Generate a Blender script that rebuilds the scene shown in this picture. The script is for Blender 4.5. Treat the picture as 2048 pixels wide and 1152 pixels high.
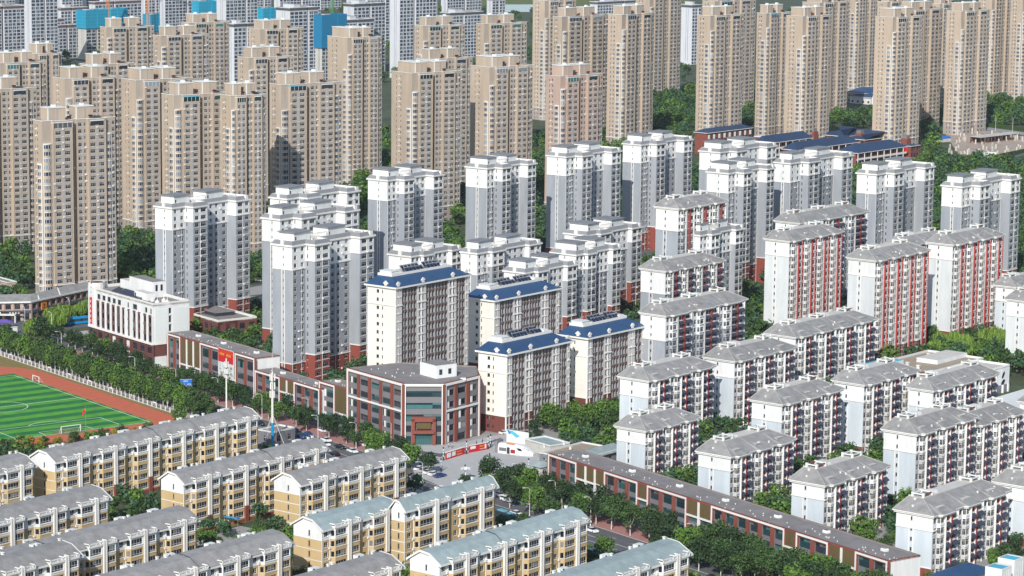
import bpy, bmesh, math, random
from mathutils import Matrix, Vector
random.seed(7)
HAZE = 0.00003
for o in list(bpy.data.objects): bpy.data.objects.remove(o)
SC = bpy.context.scene
COL = SC.collection
# ------------------------------------------------------------------ camera, sky, sun
F = 5700.0; CAMH = 201.0; TH = math.atan(905/5700.0); RO = math.radians(.62)
cam = bpy.data.cameras.new('camera'); cam.sensor_width = 36; cam.lens = 36*F/2048
cam.clip_start = 5; cam.clip_end = 20000
camo = bpy.data.objects.new('camera', cam); COL.objects.link(camo)
_r = Vector((1,0,0)); _u = Vector((0,math.sin(TH),math.cos(TH))); _f = Vector((0,math.cos(TH),-math.sin(TH)))
_X = _r*math.cos(RO)+_u*math.sin(RO); _Y = -_r*math.sin(RO)+_u*math.cos(RO)
camo.matrix_world = Matrix(((_X.x,_Y.x,-_f.x,0),(_X.y,_Y.y,-_f.y,0),(_X.z,_Y.z,-_f.z,CAMH),(0,0,0,1)))
SC.camera = camo
SUN_AZ = math.radians(193.0); SUN_EL = math.radians(32.0)     # azimuth clockwise from the view direction (+Y)
w = bpy.data.worlds.new('World'); SC.world = w; w.use_nodes = True
nt = w.node_tree; bg = nt.nodes['Background']; sky = nt.nodes.new('ShaderNodeTexSky')
sky.sky_type = 'NISHITA'; sky.sun_disc = False; sky.sun_elevation = SUN_EL; sky.sun_rotation = SUN_AZ
sky.air_density = 1.0; sky.dust_density = .6; sky.ozone_density = 1.5
nt.links.new(sky.outputs[0], bg.inputs[0]); bg.inputs[1].default_value = 0.12
sl = bpy.data.lights.new('sun', 'SUN'); sl.energy = 4.3; sl.angle = math.radians(.5); sl.color = (1,.955,.88)
so = bpy.data.objects.new('sun', sl); COL.objects.link(so)
sd = Vector((math.sin(SUN_AZ)*math.cos(SUN_EL), math.cos(SUN_AZ)*math.cos(SUN_EL), math.sin(SUN_EL)))
so.rotation_euler = sd.to_track_quat('Z','Y').to_euler(); so.location = (-200,-300,400)
vs = SC.view_settings; vs.view_transform = 'Standard'; vs.look = 'None'; vs.gamma = 1; vs.exposure = 0.2
SC.render.resolution_x = 1024; SC.render.resolution_y = 576
# ------------------------------------------------------------------ pixel (2048x1152) -> place on a horizontal plane
def P(px, py, z=0.0):
    x = (px-1024)/F; y = -(py-576)/F; c, s = math.cos(RO), math.sin(RO)
    a = c*x-s*y; b = s*x+c*y
    d = (a, math.cos(TH)+math.sin(TH)*b, -math.sin(TH)+math.cos(TH)*b)
    t = (z-CAMH)/d[2]
    return Vector((d[0]*t, d[1]*t, z))
def proj(p):
    x, y, z = p[0], p[1], p[2]-CAMH
    dz = y*math.cos(TH)-z*math.sin(TH); up = y*math.sin(TH)+z*math.cos(TH)
    a, b = x/dz, up/dz; c, s = math.cos(RO), math.sin(RO)
    return 1024+F*(c*a+s*b), 576-F*(-s*a+c*b)
def dirs(az):
    a = math.radians(az)
    return Vector((math.sin(a),math.cos(a),0)), Vector((-math.cos(a),math.sin(a),0))
def bis(f, lo, hi):
    s = f(lo) < 0
    for _ in range(50):
        m = (lo+hi)/2
        if (f(m) < 0) == s: lo = m
        else: hi = m
    return (lo+hi)/2
FOOT = []      # footprints (origin, az, L, D, height) used to keep planting clear
def site(c, z, az, xr, xl=None, vr=0.0, D=None):
    """corner pixel c at height z, far end at pixel column xr, end wall back to column xl"""
    o = P(c[0], c[1], z); u, v = dirs(az)
    L = bis(lambda t: proj(o+u*t+v*vr)[0]-xr, 1, 260)
    if D is None: D = bis(lambda t: xl-proj(o+v*t)[0], 1, 60)
    FOOT.append((Vector((o.x,o.y,0)),az,L,D,z))
    return Vector((o.x,o.y,0)), L, D
# ------------------------------------------------------------------ materials
M = {}
def mat(name, col, rough=.8, var=.12, scale=.35, streak=True, isl=0.0, metal=0.0, spec=.3, bump=0.0):
    m = bpy.data.materials.new(name); m.use_nodes = True; t = m.node_tree; b = t.nodes['Principled BSDF']
    b.inputs['Roughness'].default_value = rough; b.inputs['Metallic'].default_value = metal
    b.inputs['Specular IOR Level'].default_value = spec
    rgb = t.nodes.new('ShaderNodeRGB'); rgb.outputs[0].default_value = (*col,1)
    cur = rgb.outputs[0]
    if var > 0:
        tc = t.nodes.new('ShaderNodeTexCoord'); mp = t.nodes.new('ShaderNodeMapping')
        mp.inputs['Scale'].default_value = (1,1,.22 if streak else 1)
        oi = t.nodes.new('ShaderNodeObjectInfo')
        cm = t.nodes.new('ShaderNodeVectorMath'); cm.operation = 'ADD'
        sc = t.nodes.new('ShaderNodeVectorMath'); sc.operation = 'SCALE'; sc.inputs[3].default_value = 50
        cv = t.nodes.new('ShaderNodeCombineXYZ')
        t.links.new(oi.outputs['Random'], cv.inputs[0]); t.links.new(cv.outputs[0], sc.inputs[0])
        t.links.new(tc.outputs['Object'], mp.inputs[0]); t.links.new(mp.outputs[0], cm.inputs[0]); t.links.new(sc.outputs[0], cm.inputs[1])
        nz = t.nodes.new('ShaderNodeTexNoise'); nz.inputs['Scale'].default_value = scale; nz.inputs['Detail'].default_value = 6; nz.inputs['Roughness'].default_value = .65
        t.links.new(cm.outputs[0], nz.inputs['Vector'])
        mr = t.nodes.new('ShaderNodeMapRange'); mr.inputs[1].default_value = .3; mr.inputs[2].default_value = .7
        mr.inputs[3].default_value = 1-var; mr.inputs[4].default_value = 1+var*.5
        t.links.new(nz.outputs[0], mr.inputs[0])
        tn = t.nodes.new('ShaderNodeMapRange'); tn.inputs[3].default_value = .93; tn.inputs[4].default_value = 1.06; t.links.new(oi.outputs['Random'], tn.inputs[0])
        mu = t.nodes.new('ShaderNodeMath'); mu.operation = 'MULTIPLY'; t.links.new(mr.outputs[0], mu.inputs[0]); t.links.new(tn.outputs[0], mu.inputs[1])
        vm = t.nodes.new('ShaderNodeVectorMath'); vm.operation = 'SCALE'
        t.links.new(cur, vm.inputs[0]); t.links.new(mu.outputs[0], vm.inputs[3]); cur = vm.outputs[0]
        if bump:
            bp = t.nodes.new('ShaderNodeBump'); bp.inputs['Strength'].default_value = bump; bp.inputs['Distance'].default_value = .1
            t.links.new(nz.outputs[0], bp.inputs['Height']); t.links.new(bp.outputs[0], b.inputs['Normal'])
    if isl > 0:
        g = t.nodes.new('ShaderNodeNewGeometry'); oi2 = t.nodes.new('ShaderNodeObjectInfo')
        ad = t.nodes.new('ShaderNodeMath'); ad.operation = 'ADD'; fr = t.nodes.new('ShaderNodeMath'); fr.operation = 'FRACT'
        t.links.new(g.outputs['Random Per Island'], ad.inputs[0]); t.links.new(oi2.outputs['Random'], ad.inputs[1]); t.links.new(ad.outputs[0], fr.inputs[0])
        mr = t.nodes.new('ShaderNodeMapRange'); mr.inputs[3].default_value = 1-isl; mr.inputs[4].default_value = 1+isl
        t.links.new(fr.outputs[0], mr.inputs[0])
        vm = t.nodes.new('ShaderNodeVectorMath'); vm.operation = 'SCALE'
        t.links.new(cur, vm.inputs[0]); t.links.new(mr.outputs[0], vm.inputs[3]); cur = vm.outputs[0]
    t.links.new(cur, b.inputs['Base Color'])
    M[name] = m
    return m
def glass(name, dark, light, curtain=.22):
    """window glass: dark room behind, here and there a pale curtain"""
    m = bpy.data.materials.new(name); m.use_nodes = True; t = m.node_tree; b = t.nodes['Principled BSDF']
    b.inputs['Roughness'].default_value = .08; b.inputs['Specular IOR Level'].default_value = .6
    g = t.nodes.new('ShaderNodeNewGeometry'); oi = t.nodes.new('ShaderNodeObjectInfo')
    ad = t.nodes.new('ShaderNodeMath'); ad.operation = 'MULTIPLY_ADD'; ad.inputs[1].default_value = 7.31
    fr = t.nodes.new('ShaderNodeMath'); fr.operation = 'FRACT'
    t.links.new(g.outputs['Random Per Island'], ad.inputs[0]); t.links.new(oi.outputs['Random'], ad.inputs[2]); t.links.new(ad.outputs[0], fr.inputs[0])
    cr = t.nodes.new('ShaderNodeValToRGB'); e = cr.color_ramp; e.interpolation = 'LINEAR'
    e.elements[0].position = 0; e.elements[0].color = (*dark,1)
    e.elements[1].position = 1-curtain; e.elements[1].color = (*[d*2.2 for d in dark],1)
    k = e.elements.new(min(.99,1-curtain+.05)); k.color = (*light,1)
    k2 = e.elements.new(1.0); k2.color = (*[min(1,l*1.6) for l in light],1)
    t.links.new(fr.outputs[0], cr.inputs[0]); t.links.new(cr.outputs[0], b.inputs['Base Color'])
    M[name] = m
mat('white', (.72,.73,.73), var=.17, scale=.25); mat('white_facade', (.60,.585,.575), var=.2)
mat('white_trim', (.72,.71,.68), var=.06); mat('far_white', (.56,.58,.62), var=.1); mat('coping', (.66,.68,.66), var=.08)
mat('grey_wall', (.305,.33,.365), var=.15, scale=.3); mat('pale_blue_wall', (.52,.575,.62), var=.15, scale=.25)
mat('pale_wall', (.47,.47,.465), var=.2)
mat('pale_end', (.60,.63,.645), var=.14, scale=.3); mat('brick_base', (.235,.062,.048), var=.12, scale=.8); mat('brick_brown', (.15,.05,.042), var=.12, scale=.8)
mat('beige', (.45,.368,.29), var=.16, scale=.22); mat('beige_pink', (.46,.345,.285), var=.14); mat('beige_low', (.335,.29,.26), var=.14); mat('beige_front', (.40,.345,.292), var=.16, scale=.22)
mat('beige_grey', (.36,.345,.345), var=.06)
mat('yellow_wall', (.53,.39,.205), var=.12); mat('cream', (.70,.68,.625), var=.08)
mat('roof_grey', (.285,.282,.278), var=.30, streak=False, scale=.35); mat('roof_teal', (.29,.36,.37), var=.22, streak=False, scale=.35)
mat('roof_blue', (.030,.075,.165), rough=.45, var=.12, streak=False); mat('roof_navy', (.028,.055,.115), rough=.6, var=.12, streak=False)
mat('roof_tan', (.36,.30,.23), var=.12, streak=False); mat('roof_tar', (.25,.235,.23), var=.22, streak=False, scale=.2)
mat('roof_pale', (.55,.53,.49), var=.14, streak=False, scale=.5)
mat('mansard', (.225,.235,.25), var=.08); mat('brick', (.225,.068,.05), var=.12, scale=1.2); mat('brick_dark', (.15,.058,.05), var=.1)
mat('grey_panel', (.185,.18,.195), var=.06); mat('brown_mesh', (.125,.092,.04), var=.12)
mat('slab_dark', (.155,.085,.075), var=.1); mat('fin_grey', (.30,.30,.31), var=.06)
mat('red_paint', (.40,.062,.055), var=.25); mat('awning', (.045,.052,.085), rough=.5, var=.1)
mat('frame', (.74,.74,.73), var=0, rough=.4); mat('frame_dark', (.05,.05,.055), var=0, rough=.4)
mat('metal', (.45,.46,.47), rough=.35, var=0, metal=.6); mat('dark', (.02,.02,.023), var=0); mat('concrete', (.50,.49,.46), var=.12, streak=False)
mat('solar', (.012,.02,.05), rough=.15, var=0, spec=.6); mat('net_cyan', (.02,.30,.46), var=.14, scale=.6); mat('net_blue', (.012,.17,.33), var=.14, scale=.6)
mat('cyan_roof', (.08,.42,.58), var=.08); mat('pale_panel', (.66,.70,.70), var=.05); mat('ac_white', (.68,.68,.66), var=0)
mat('band_dark', (.075,.085,.105), var=.06); mat('band_brown', (.13,.085,.09), var=.06)
mat('orange', (.62,.20,.02), var=.05); mat('red_sign', (.52,.02,.025), var=.03); mat('blue_sign', (.02,.14,.50), var=0)
mat('mosaic_tan', (.43,.33,.28), var=.08)
glass('glass', (.008,.011,.017), (.17,.17,.165), .13); glass('glass_room', (.018,.022,.028), (.15,.15,.145), .22); glass('glass_dim', (.018,.022,.03), (.10,.10,.105), .15)
glass('glass_teal', (.010,.028,.033), (.045,.13,.135), .3); glass('glass_blue', (.02,.03,.05), (.16,.19,.22), .3)
# ------------------------------------------------------------------ mesh builder
class MB:
    def __init__(s): s.v = []; s.f = []; s.m = []
    def q(s, pts, m):
        n = len(s.v); s.v.extend([tuple(p) for p in pts]); s.f.append(tuple(range(n, n+len(pts)))); s.m.append(m)
    def box(s, x0, x1, y0, y1, z0, z1, m, top=None, bottom=True):
        n = len(s.v)
        s.v.extend([(x0,y0,z0),(x1,y0,z0),(x1,y1,z0),(x0,y1,z0),(x0,y0,z1),(x1,y0,z1),(x1,y1,z1),(x0,y1,z1)])
        fs = [(0,1,5,4),(1,2,6,5),(2,3,7,6),(3,0,4,7),(4,5,6,7)]+([(3,2,1,0)] if bottom else [])
        for i, f in enumerate(fs): s.f.append(tuple(n+k for k in f)); s.m.append(top if (i == 4 and top) else m)
    def prism(s, pts, z0, z1, m, top=None, cap=True):
        n = len(s.v); k = len(pts)
        s.v.extend([(p[0],p[1],z0) for p in pts]); s.v.extend([(p[0],p[1],z1) for p in pts])
        for i in range(k):
            j = (i+1) % k; s.f.append((n+i,n+j,n+k+j,n+k+i)); s.m.append(m)
        if cap: s.f.append(tuple(n+k+i for i in range(k))); s.m.append(top or m)
    def frust(s, r0, z0, r1, z1, m, top=None):
        a = [(r0[0],r0[2],z0),(r0[1],r0[2],z0),(r0[1],r0[3],z0),(r0[0],r0[3],z0)]
        b = [(r1[0],r1[2],z1),(r1[1],r1[2],z1),(r1[1],r1[3],z1),(r1[0],r1[3],z1)]
        for i in range(4):
            j = (i+1) % 4; s.q([a[i],a[j],b[j],b[i]], m)
        s.q(b, top or m)
    def tube(s, p, q, r0, r1, n, m, cap=True):
        p = Vector(p); q = Vector(q); d = (q-p).normalized()
        a = d.orthogonal().normalized(); b = d.cross(a)
        k = len(s.v)
        for c, r in ((p,r0),(q,r1)):
            for i in range(n):
                t = 2*math.pi*i/n; s.v.append(tuple(c+a*(r*math.cos(t))+b*(r*math.sin(t))))
        for i in range(n):
            j = (i+1) % n; s.f.append((k+i,k+j,k+n+j,k+n+i)); s.m.append(m)
        if cap:
            s.f.append(tuple(k+n+i for i in range(n))); s.m.append(m); s.f.append(tuple(k+n-1-i for i in range(n))); s.m.append(m)
    def add(s, tpl, ang, x, y, z):
        c, sn = math.cos(ang), math.sin(ang); n = len(s.v)
        s.v.extend([(x+c*a-sn*b, y+sn*a+c*b, z+e) for a, b, e in tpl.v])
        s.f.extend([tuple(n+i for i in f) for f in tpl.f]); s.m.extend(tpl.m)
    def mesh(s, name):
        me = bpy.data.meshes.new(name); me.from_pydata(s.v, [], s.f)
        names = []; idx = []
        for m in s.m:
            if m not in names: names.append(m)
            idx.append(names.index(m))
        for nme in names: me.materials.append(M[nme])
        me.polygons.foreach_set('material_index', idx); me.update()
        return me
    def build(s, name, parent=None, kind=None, smooth=False):
        me = s.mesh(name)
        if smooth: me.polygons.foreach_set('use_smooth', [True]*len(me.polygons))
        return link(name, me, parent, kind)
def link(name, data, parent=None, kind=None, loc=None, rz=None, scale=None):
    o = bpy.data.objects.new(name, data); COL.objects.link(o)
    if parent: o.parent = parent
    if kind: o['kind'] = kind
    if loc is not None: o.location = loc
    if rz is not None: o.rotation_euler = (0,0,rz)
    if scale is not None: o.scale = scale
    return o
def tag(o, label, cat, group=None):
    o['label'] = label; o['category'] = cat
    if group: o['group'] = group
    return o
def thing(name, label, cat, group=None, loc=(0,0,0), rz=0.0):
    o = link(name, None, None, None, loc, rz); o.empty_display_size = 1; return tag(o, label, cat, group)
def structure(name, mb, parent=None):
    return mb.build(name, parent, 'structure' if parent is None else None)
# ------------------------------------------------------------------ windows (template meshes, shared)
WT = {}; WM = {}
def wtpl(kind, w, h):
    key = (kind, round(w,2), round(h,2))
    if key in WT: return key
    b = MB(); t = .065 if w > 1 else .045
    if kind[0] == 'y': t = .10
    fm, gm, n, tr = {'n1':('frame','glass',1,0),'n2':('frame','glass',2,1),'n3':('frame','glass',3,1),'n4':('frame','glass',4,1),'y4':('frame','glass_room',4,1),'y3':('frame','glass_room',3,1),'y2':('frame','glass_room',2,1),
        'd2':('frame_dark','glass',2,0),'d1':('frame_dark','glass_dim',1,0),'t2':('frame_dark','glass_teal',2,1),'t3':('frame_dark','glass_teal',3,1),'t4':('frame_dark','glass_teal',4,1),
        'b2':('frame','glass_blue',2,0),'b3':('frame','glass_blue',3,0),'k2':('frame_dark','glass_dim',2,0),'k3':('frame_dark','glass_dim',3,1),'p':('white_trim','white_trim',1,0),
        'f3':('band_dark','glass_blue',3,0),'s2':('frame','glass_dim',2,0)}[kind]
    x0, x1 = -w/2, w/2
    # frame slab (open at the back), panes 2 cm proud of its field, sill board below
    b.q([(x0,0,0),(x1,0,0),(x1,0,h),(x0,0,h)], fm)
    bars = [(x0,x0+t,0,h),(x1-t,x1,0,h),(x0,x1,0,t),(x0,x1,h-t,h)]
    pw = (w-t)/n
    zt = (h*.68 if kind[0] != 'y' else h*.30) if tr else h-t*.5
    for i in range(n):
        a = x0+t+pw*i; c = a+pw-t
        b.q([(a,-.02,t),(c,-.02,t),(c,-.02,zt-t*.5),(a,-.02,zt-t*.5)], gm)
        if tr: b.q([(a,-.02,zt+t*.5),(c,-.02,zt+t*.5),(c,-.02,h-t),(a,-.02,h-t)], gm)
    b.box(x0-.05, x1+.05, -.26, 0, -.09, -.01, fm if fm == 'frame' else 'grey_panel', bottom=False)
    WT[key] = b
    return key
def wmesh(key):
    if key not in WM: WM[key] = WT[key].mesh('window')
    return WM[key]
# ------------------------------------------------------------------ building
class Bld:
    def __init__(s, name, label, cat, group, o, az, detail=None):
        s.root = thing(name, label, cat, group, o, math.radians(90-az)); s.wall = MB(); s.wins = []
        s.trim = MB(); s.roof = None; s.detail = (o.y < 1000) if detail is None else detail
    def panel(s, a, b, z0, z1, cols=(), rows=(), bands=None, dep=.18, mb=None):
        mb = mb or s.wall
        dx, dy = b[0]-a[0], b[1]-a[1]; L = math.hypot(dx,dy)
        if L < .05: return
        dx /= L; dy /= L; nx, ny = dy, -dx; ang = math.atan2(dy,dx)
        bands = bands if isinstance(bands, list) else [(1e9, bands)]
        def pt(t, z, off=0): return (a[0]+dx*t-nx*off, a[1]+dy*t-ny*off, z)
        def strip(t0, t1, za, zb):
            if t1-t0 < .01 or zb-za < .01: return
            lo = za
            for zt, m in bands:
                if zt <= lo: continue
                hi = min(zt, zb); mb.q([pt(t0,lo),pt(t1,lo),pt(t1,hi),pt(t0,hi)], m); lo = hi
                if lo >= zb-1e-6: break
        def bm(z):
            for zt, m in bands:
                if z < zt: return m
            return bands[-1][1]
        cols = sorted(cols); t = 0
        for ce, wd, kind in cols:
            a0 = ce-wd/2; a1 = ce+wd/2
            if a0 < t+.02 or a1 > L-.02: continue
            strip(t, a0, z0, z1); zc = z0
            for zb, zt in rows:
                if zb < z0 or zt > z1: continue
                strip(a0, a1, zc, zb); m = bm((zb+zt)/2)
                if dep > 0:
                    mb.q([pt(a0,zb),pt(a0,zb,dep),pt(a0,zt,dep),pt(a0,zt)], m); mb.q([pt(a1,zb,dep),pt(a1,zb),pt(a1,zt),pt(a1,zt,dep)], m)
                    mb.q([pt(a0,zt,dep),pt(a1,zt,dep),pt(a1,zt),pt(a0,zt)], m); mb.q([pt(a0,zb),pt(a1,zb),pt(a1,zb,dep),pt(a0,zb,dep)], m)
                p = pt(ce, zb, dep); s.wins.append((wtpl(kind, wd, zt-zb), ang, p)); zc = zt
            strip(a0, a1, zc, z1); t = a1
        strip(t, L, z0, z1)
    def part(s, name, mb, kind=None, parent=None):
        if not mb.f: return None
        if parent is None and s.roof and name in ('roof_pergola','roof_hatch','roof_dormer_cap','roof_seam','roof_notch','roof_railing'): parent = s.roof
        o = mb.build(name, parent or s.root, kind)
        if name == 'roof': s.roof = o
        return o
    def done(s, wname='window', limit=300):
        wl = s.part('wall', s.wall)
        s.part('trim', s.trim)
        rest = s.wins
        if s.detail:
            for key, ang, p in s.wins[:limit]:
                o = link(wname, wmesh(key), s.root, None, p, ang)
            rest = s.wins[limit:]
        if rest:
            mb = MB()
            for key, ang, p in rest: mb.add(WT[key], ang, *p)
            s.part(wname if not s.detail else wname+'_upper', mb, 'stuff')
        return s.root
def rows(n, fh, base=0.0, sill=.9, head=2.35, f0=0):
    return [(base+i*fh+sill, base+i*fh+head) for i in range(f0, n)]
def box_obj(name, parent, dims, m, loc=None, rz=None, top=None):
    b = MB(); b.box(*dims, m, top); o = b.build(name, parent)
    if loc is not None: o.location = loc
    if rz is not None: o.rotation_euler = (0,0,rz)
    return o
SHARED = {}
def shared(key, fn):
    if key not in SHARED:
        b = MB(); fn(b); SHARED[key] = b.mesh(key if isinstance(key,str) else key[0])
    return SHARED[key]
# ------------------------------------------------------------------ helpers for outlines
def offset(poly, d):
    """mitred outward offset of an outline running front-left to right, then back (counter-clockwise)"""
    out = []; n = len(poly)
    for i in range(n):
        p0, p1, p2 = poly[i-1], poly[i], poly[(i+1) % n]
        a = (p1[0]-p0[0], p1[1]-p0[1]); b = (p2[0]-p1[0], p2[1]-p1[1])
        la = math.hypot(*a) or 1; lb = math.hypot(*b) or 1
        n1 = (a[1]/la, -a[0]/la); n2 = (b[1]/lb, -b[0]/lb)
        k = 1+n1[0]*n2[0]+n1[1]*n2[1]
        k = max(k, .3)
        out.append((p1[0]+(n1[0]+n2[0])*d/k, p1[1]+(n1[1]+n2[1])*d/k))
    return out
def ring(mb, poly, o0, z0, o1, z1, m):
    a = offset(poly, o0); b = offset(poly, o1); n = len(poly)
    for i in range(n):
        j = (i+1) % n; mb.q([(*a[i],z0),(*a[j],z0),(*b[j],z1),(*b[i],z1)], m)
def cap(mb, poly, z, m, o=0.0): mb.q([(*p,z) for p in offset(poly,o)], m)
def cornice(mb, poly, z, h, out, m, inn=-.25):
    ring(mb, poly, 0.0, z, out, z+.02, m); ring(mb, poly, out, z+.02, out, z+h, m); ring(mb, poly, out, z+h, inn, z+h, m)
def hbands(L, D): return [(0,0),(L,0),(L,D),(0,D)]
def house(b, x0, x1, y0, y1, z0, z1, m, top, name='penthouse', over=.25):
    mb = MB(); mb.box(x0,x1,y0,y1,z0,z1,m,top); mb.box(x0-over,x1+over,y0-over,y1+over,z1,z1+.35,'coping',top)
    return b.part(name, mb)
def vents(b, pts, z, m='white_trim', s=.45):
    """small roof vents, each its own part"""
    me = shared(('roof_vent',m,s), lambda k: (k.box(-s/2,s/2,-s/2,s/2,0,s*1.3,m), k.box(-s*.7,s*.7,-s*.7,s*.7,s*1.3,s*1.6,m)))
    for x, y in pts: link('roof_vent', me, b.roof or b.root, None, (x,y,z))
# ------------------------------------------------------------------ beige towers
def stack(mb, cx, cy, ang, wd, pr, f0, f1, fh, wall, alt=0):
    t = MB(); pts = [(-wd/2,.1),(-wd*.36,-pr*.75),(-wd*.14,-pr),(wd*.14,-pr),(wd*.36,-pr*.75),(wd/2,.1)]
    big = [(p[0]*1.06,p[1]-.12) for p in pts[:]]; big[0] = (big[0][0],.1); big[-1] = (big[-1][0],.1)
    for i in range(f0, f1):
        z = i*fh
        t.prism(pts, z, z+.95, wall, cap=False); t.prism(pts, z+.95, z+2.5, 'glass_blue', cap=False)
        if (i+alt) % 2: t.prism(big, z+2.62, z+2.86, 'white_trim')
        t.prism(pts, z+2.5, z+fh, wall, cap=False)
        for sx in (-.36,.36,0): t.box(wd*sx-.05,wd*sx+.05,-pr*(1.03 if sx == 0 else .79),-pr*.7,z+.95,z+2.5,'frame',bottom=False)
    t.prism(big, f1*fh, f1*fh+.25, 'white_trim')
    for sx in (-1,1): t.box(sx*wd*.52-.14,sx*wd*.52+.14,-.35,.1,f0*fh,f1*fh+.3,'white_trim')
    mb.add(t, ang, cx, cy, 0)
def beige(c, N, az, xr, xl, label, group=None, col='beige', fh=2.9, dmin=8.0, L=None, ph=2, top=True, detail=False):
    z = N*fh+1.0
    if L: o = P(*c, z); o.z = 0; D = 11.0
    else:
        o, L, D = site(c, z, az, xr, xl, .4); D = max(D, dmin)
    b = Bld('apartment_tower', label, 'tower', group, o, az, detail)
    k = L/32.0; lowz = 3*fh
    path = [(0,0),(3.9*k,0),(3.9*k,-1.4),(12.4*k,-1.4),(12.4*k,1.8),(15.2*k,1.8),(15.2*k,.3),(19.4*k,.3),(19.4*k,-1.3),(27*k,-1.3),(27*k,.4),(L,.4)]
    poly = path+[(L,D),(0,D)]
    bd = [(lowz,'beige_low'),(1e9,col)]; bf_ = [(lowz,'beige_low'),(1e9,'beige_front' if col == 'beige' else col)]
    R = rows(N, fh, 0, .8, 2.4)
    cols = {2:[(2.3*k,2.3*k,'n3'),(6.3*k,2.3*k,'n3')], 4:[(1.3*k,1.2*k,'s2')], 6:[(1.3*k,1.5*k,'n2'),(3.4*k,.8,'s2')], 8:[(1.9*k,2.2*k,'n3'),(5.7*k,2.2*k,'n3')], 10:[(4.2*k,1.1*k,'n2')], 0:[]}
    for i in range(len(path)-1):
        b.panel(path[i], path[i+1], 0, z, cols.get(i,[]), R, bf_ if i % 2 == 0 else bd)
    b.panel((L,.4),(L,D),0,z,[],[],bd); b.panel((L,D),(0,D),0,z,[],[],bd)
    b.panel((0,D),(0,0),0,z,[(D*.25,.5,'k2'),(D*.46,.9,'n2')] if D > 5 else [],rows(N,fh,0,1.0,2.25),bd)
    # grey infill panels with white edges between the paired windows
    for x0, y, wd in ((3.9*k+4.3*k,-1.4,.95),(19.4*k+3.8*k,-1.3,.95),(15.2*k+2.2*k,.3,.5)):
        b.trim.box(x0-wd/2,x0+wd/2,y-.05,y+.05,lowz,z-2,'beige_grey')
        for f in range(5,N,2): b.trim.box(x0-wd*.6,x0+wd*.6,y-.25,y,f*fh-.1,f*fh+.12,'white_trim')
    for x0, y in ((4.05*k,-1.4),(12.25*k,-1.4),(19.55*k,-1.3),(26.85*k,-1.3)): b.trim.box(x0-.15,x0+.15,y-.12,y,0,z-1,col)
    ring(b.trim, poly, .02, lowz-.1, .22, lowz, 'white_trim'); ring(b.trim, poly, .22, lowz, .22, lowz+.3, 'white_trim'); ring(b.trim, poly, .22, lowz+.3, 0, lowz+.32, 'white_trim')
    b.part('roof', (lambda m: (cap(m, poly, z-.8, 'roof_tar'), m)[1])(MB()))
    cp = MB(); cornice(cp, poly, z-.02, .28, .18, 'coping'); b.part('parapet_coping', cp)
    r = random.Random(label+str(c))
    f1 = N-r.choice((2,3,3,4))
    for cx, cy, an, wd, pr, fa, fb, al in ((2.0*k,0,0,3.2*min(k,1.15),1.1,0,f1,0),(29.0*k,.4,0,2.3*min(k,1.15),.8,0,N-2,1),(0,min(D-2,2.4),-math.pi/2,2.8,1.0,0,f1-3,1)):
        m = MB(); stack(m, cx, cy, an, wd, pr, fa, fb, fh, col, al); b.part('bay_window_column', m)
    m = MB()
    for i in range(1,N): m.box(L-.2,L+1.25,2.2,5.2,i*fh-.15,i*fh+.95,'coping' if i % 2 else col); m.box(L-.2,L+1.1,2.3,5.1,i*fh+.95,i*fh+2.5,'glass_blue')
    b.part('side_balconies', m)
    if top:
        m = MB(); x0, x1 = 4.0*k, 12.3*k; gl = r.choice(['glass_blue','glass_dim','glass_teal'])
        m.box(x0,x1,-1.5,.3,z-3.0,z-.9,gl); m.box(x0-.15,x1+.15,-1.65,.3,z-.9,z-.6,'cyan_roof' if r.random() < .15 else 'coping')
        for i in range(5): m.box(x0+(x1-x0)*i/4-.06,x0+(x1-x0)*i/4+.06,-1.56,-1.4,z-3,z-.9,'frame')
        b.part('glazed_terrace', m)
        m = MB(); m.box(20.5*k,26*k,-1.4,.6,z-2.6,z-.9,gl); m.box(20.3*k,26.2*k,-1.6,.6,z-.9,z-.6,'coping'); b.part('glazed_terrace', m)
    ac = MB()
    for f in range(1,N):
        for xx, yy in ((3.9*k+.5,-1.4),(8.2*k,-1.4),(14.6*k,1.8),(18.9*k,.3),(23.2*k,-1.3),(30.6*k,.4)):
            if r.random() < .3: ac.box(xx-.4,xx+.4,yy-.45,yy,f*fh+.05,f*fh+.65,'ac_white')
        if r.random() < .5: ac.box(-.45,0,D*.58,D*.58+.8,f*fh+.1,f*fh+.7,'ac_white')
    b.part('air_conditioner', ac, 'stuff')
    hh = 5.2
    for x0, x1 in ((3.2*k,10.8*k),(15.5*k,23*k))[:ph]:
        ho = house(b, x0, x1, 1.6, max(D-1.2,7.5), z-.8, z+hh, col, 'coping')
        m = MB(); m.box(x0-.12,x0+.5,1.45,1.75,z-.7,z+hh,'white_trim'); b.part('corner_strip', m, None, ho)
        m = MB(); m.box((x0+x1)/2-.2,(x0+x1)/2+.25,1.42,1.6,z-.7,z+hh,'beige_grey'); b.part('wall_strip', m, None, ho)
        m = MB(); m.box((x0+x1)/2-.8,(x0+x1)/2+.8,3.5,5,z+hh+.35,z+hh+1.3,'white_trim'); b.part('roof_box', m, None, ho)
    for x in (12.0*k,21.5*k): m = MB(); m.box(x-.45,x+.45,.7,1.3,z-.5,z+1.1,'brick'); m.box(x-.8,x+.8,.4,1.5,z+1.1,z+1.6,'dark'); b.part('flue', m, None, b.roof)
    return b.done()
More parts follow.
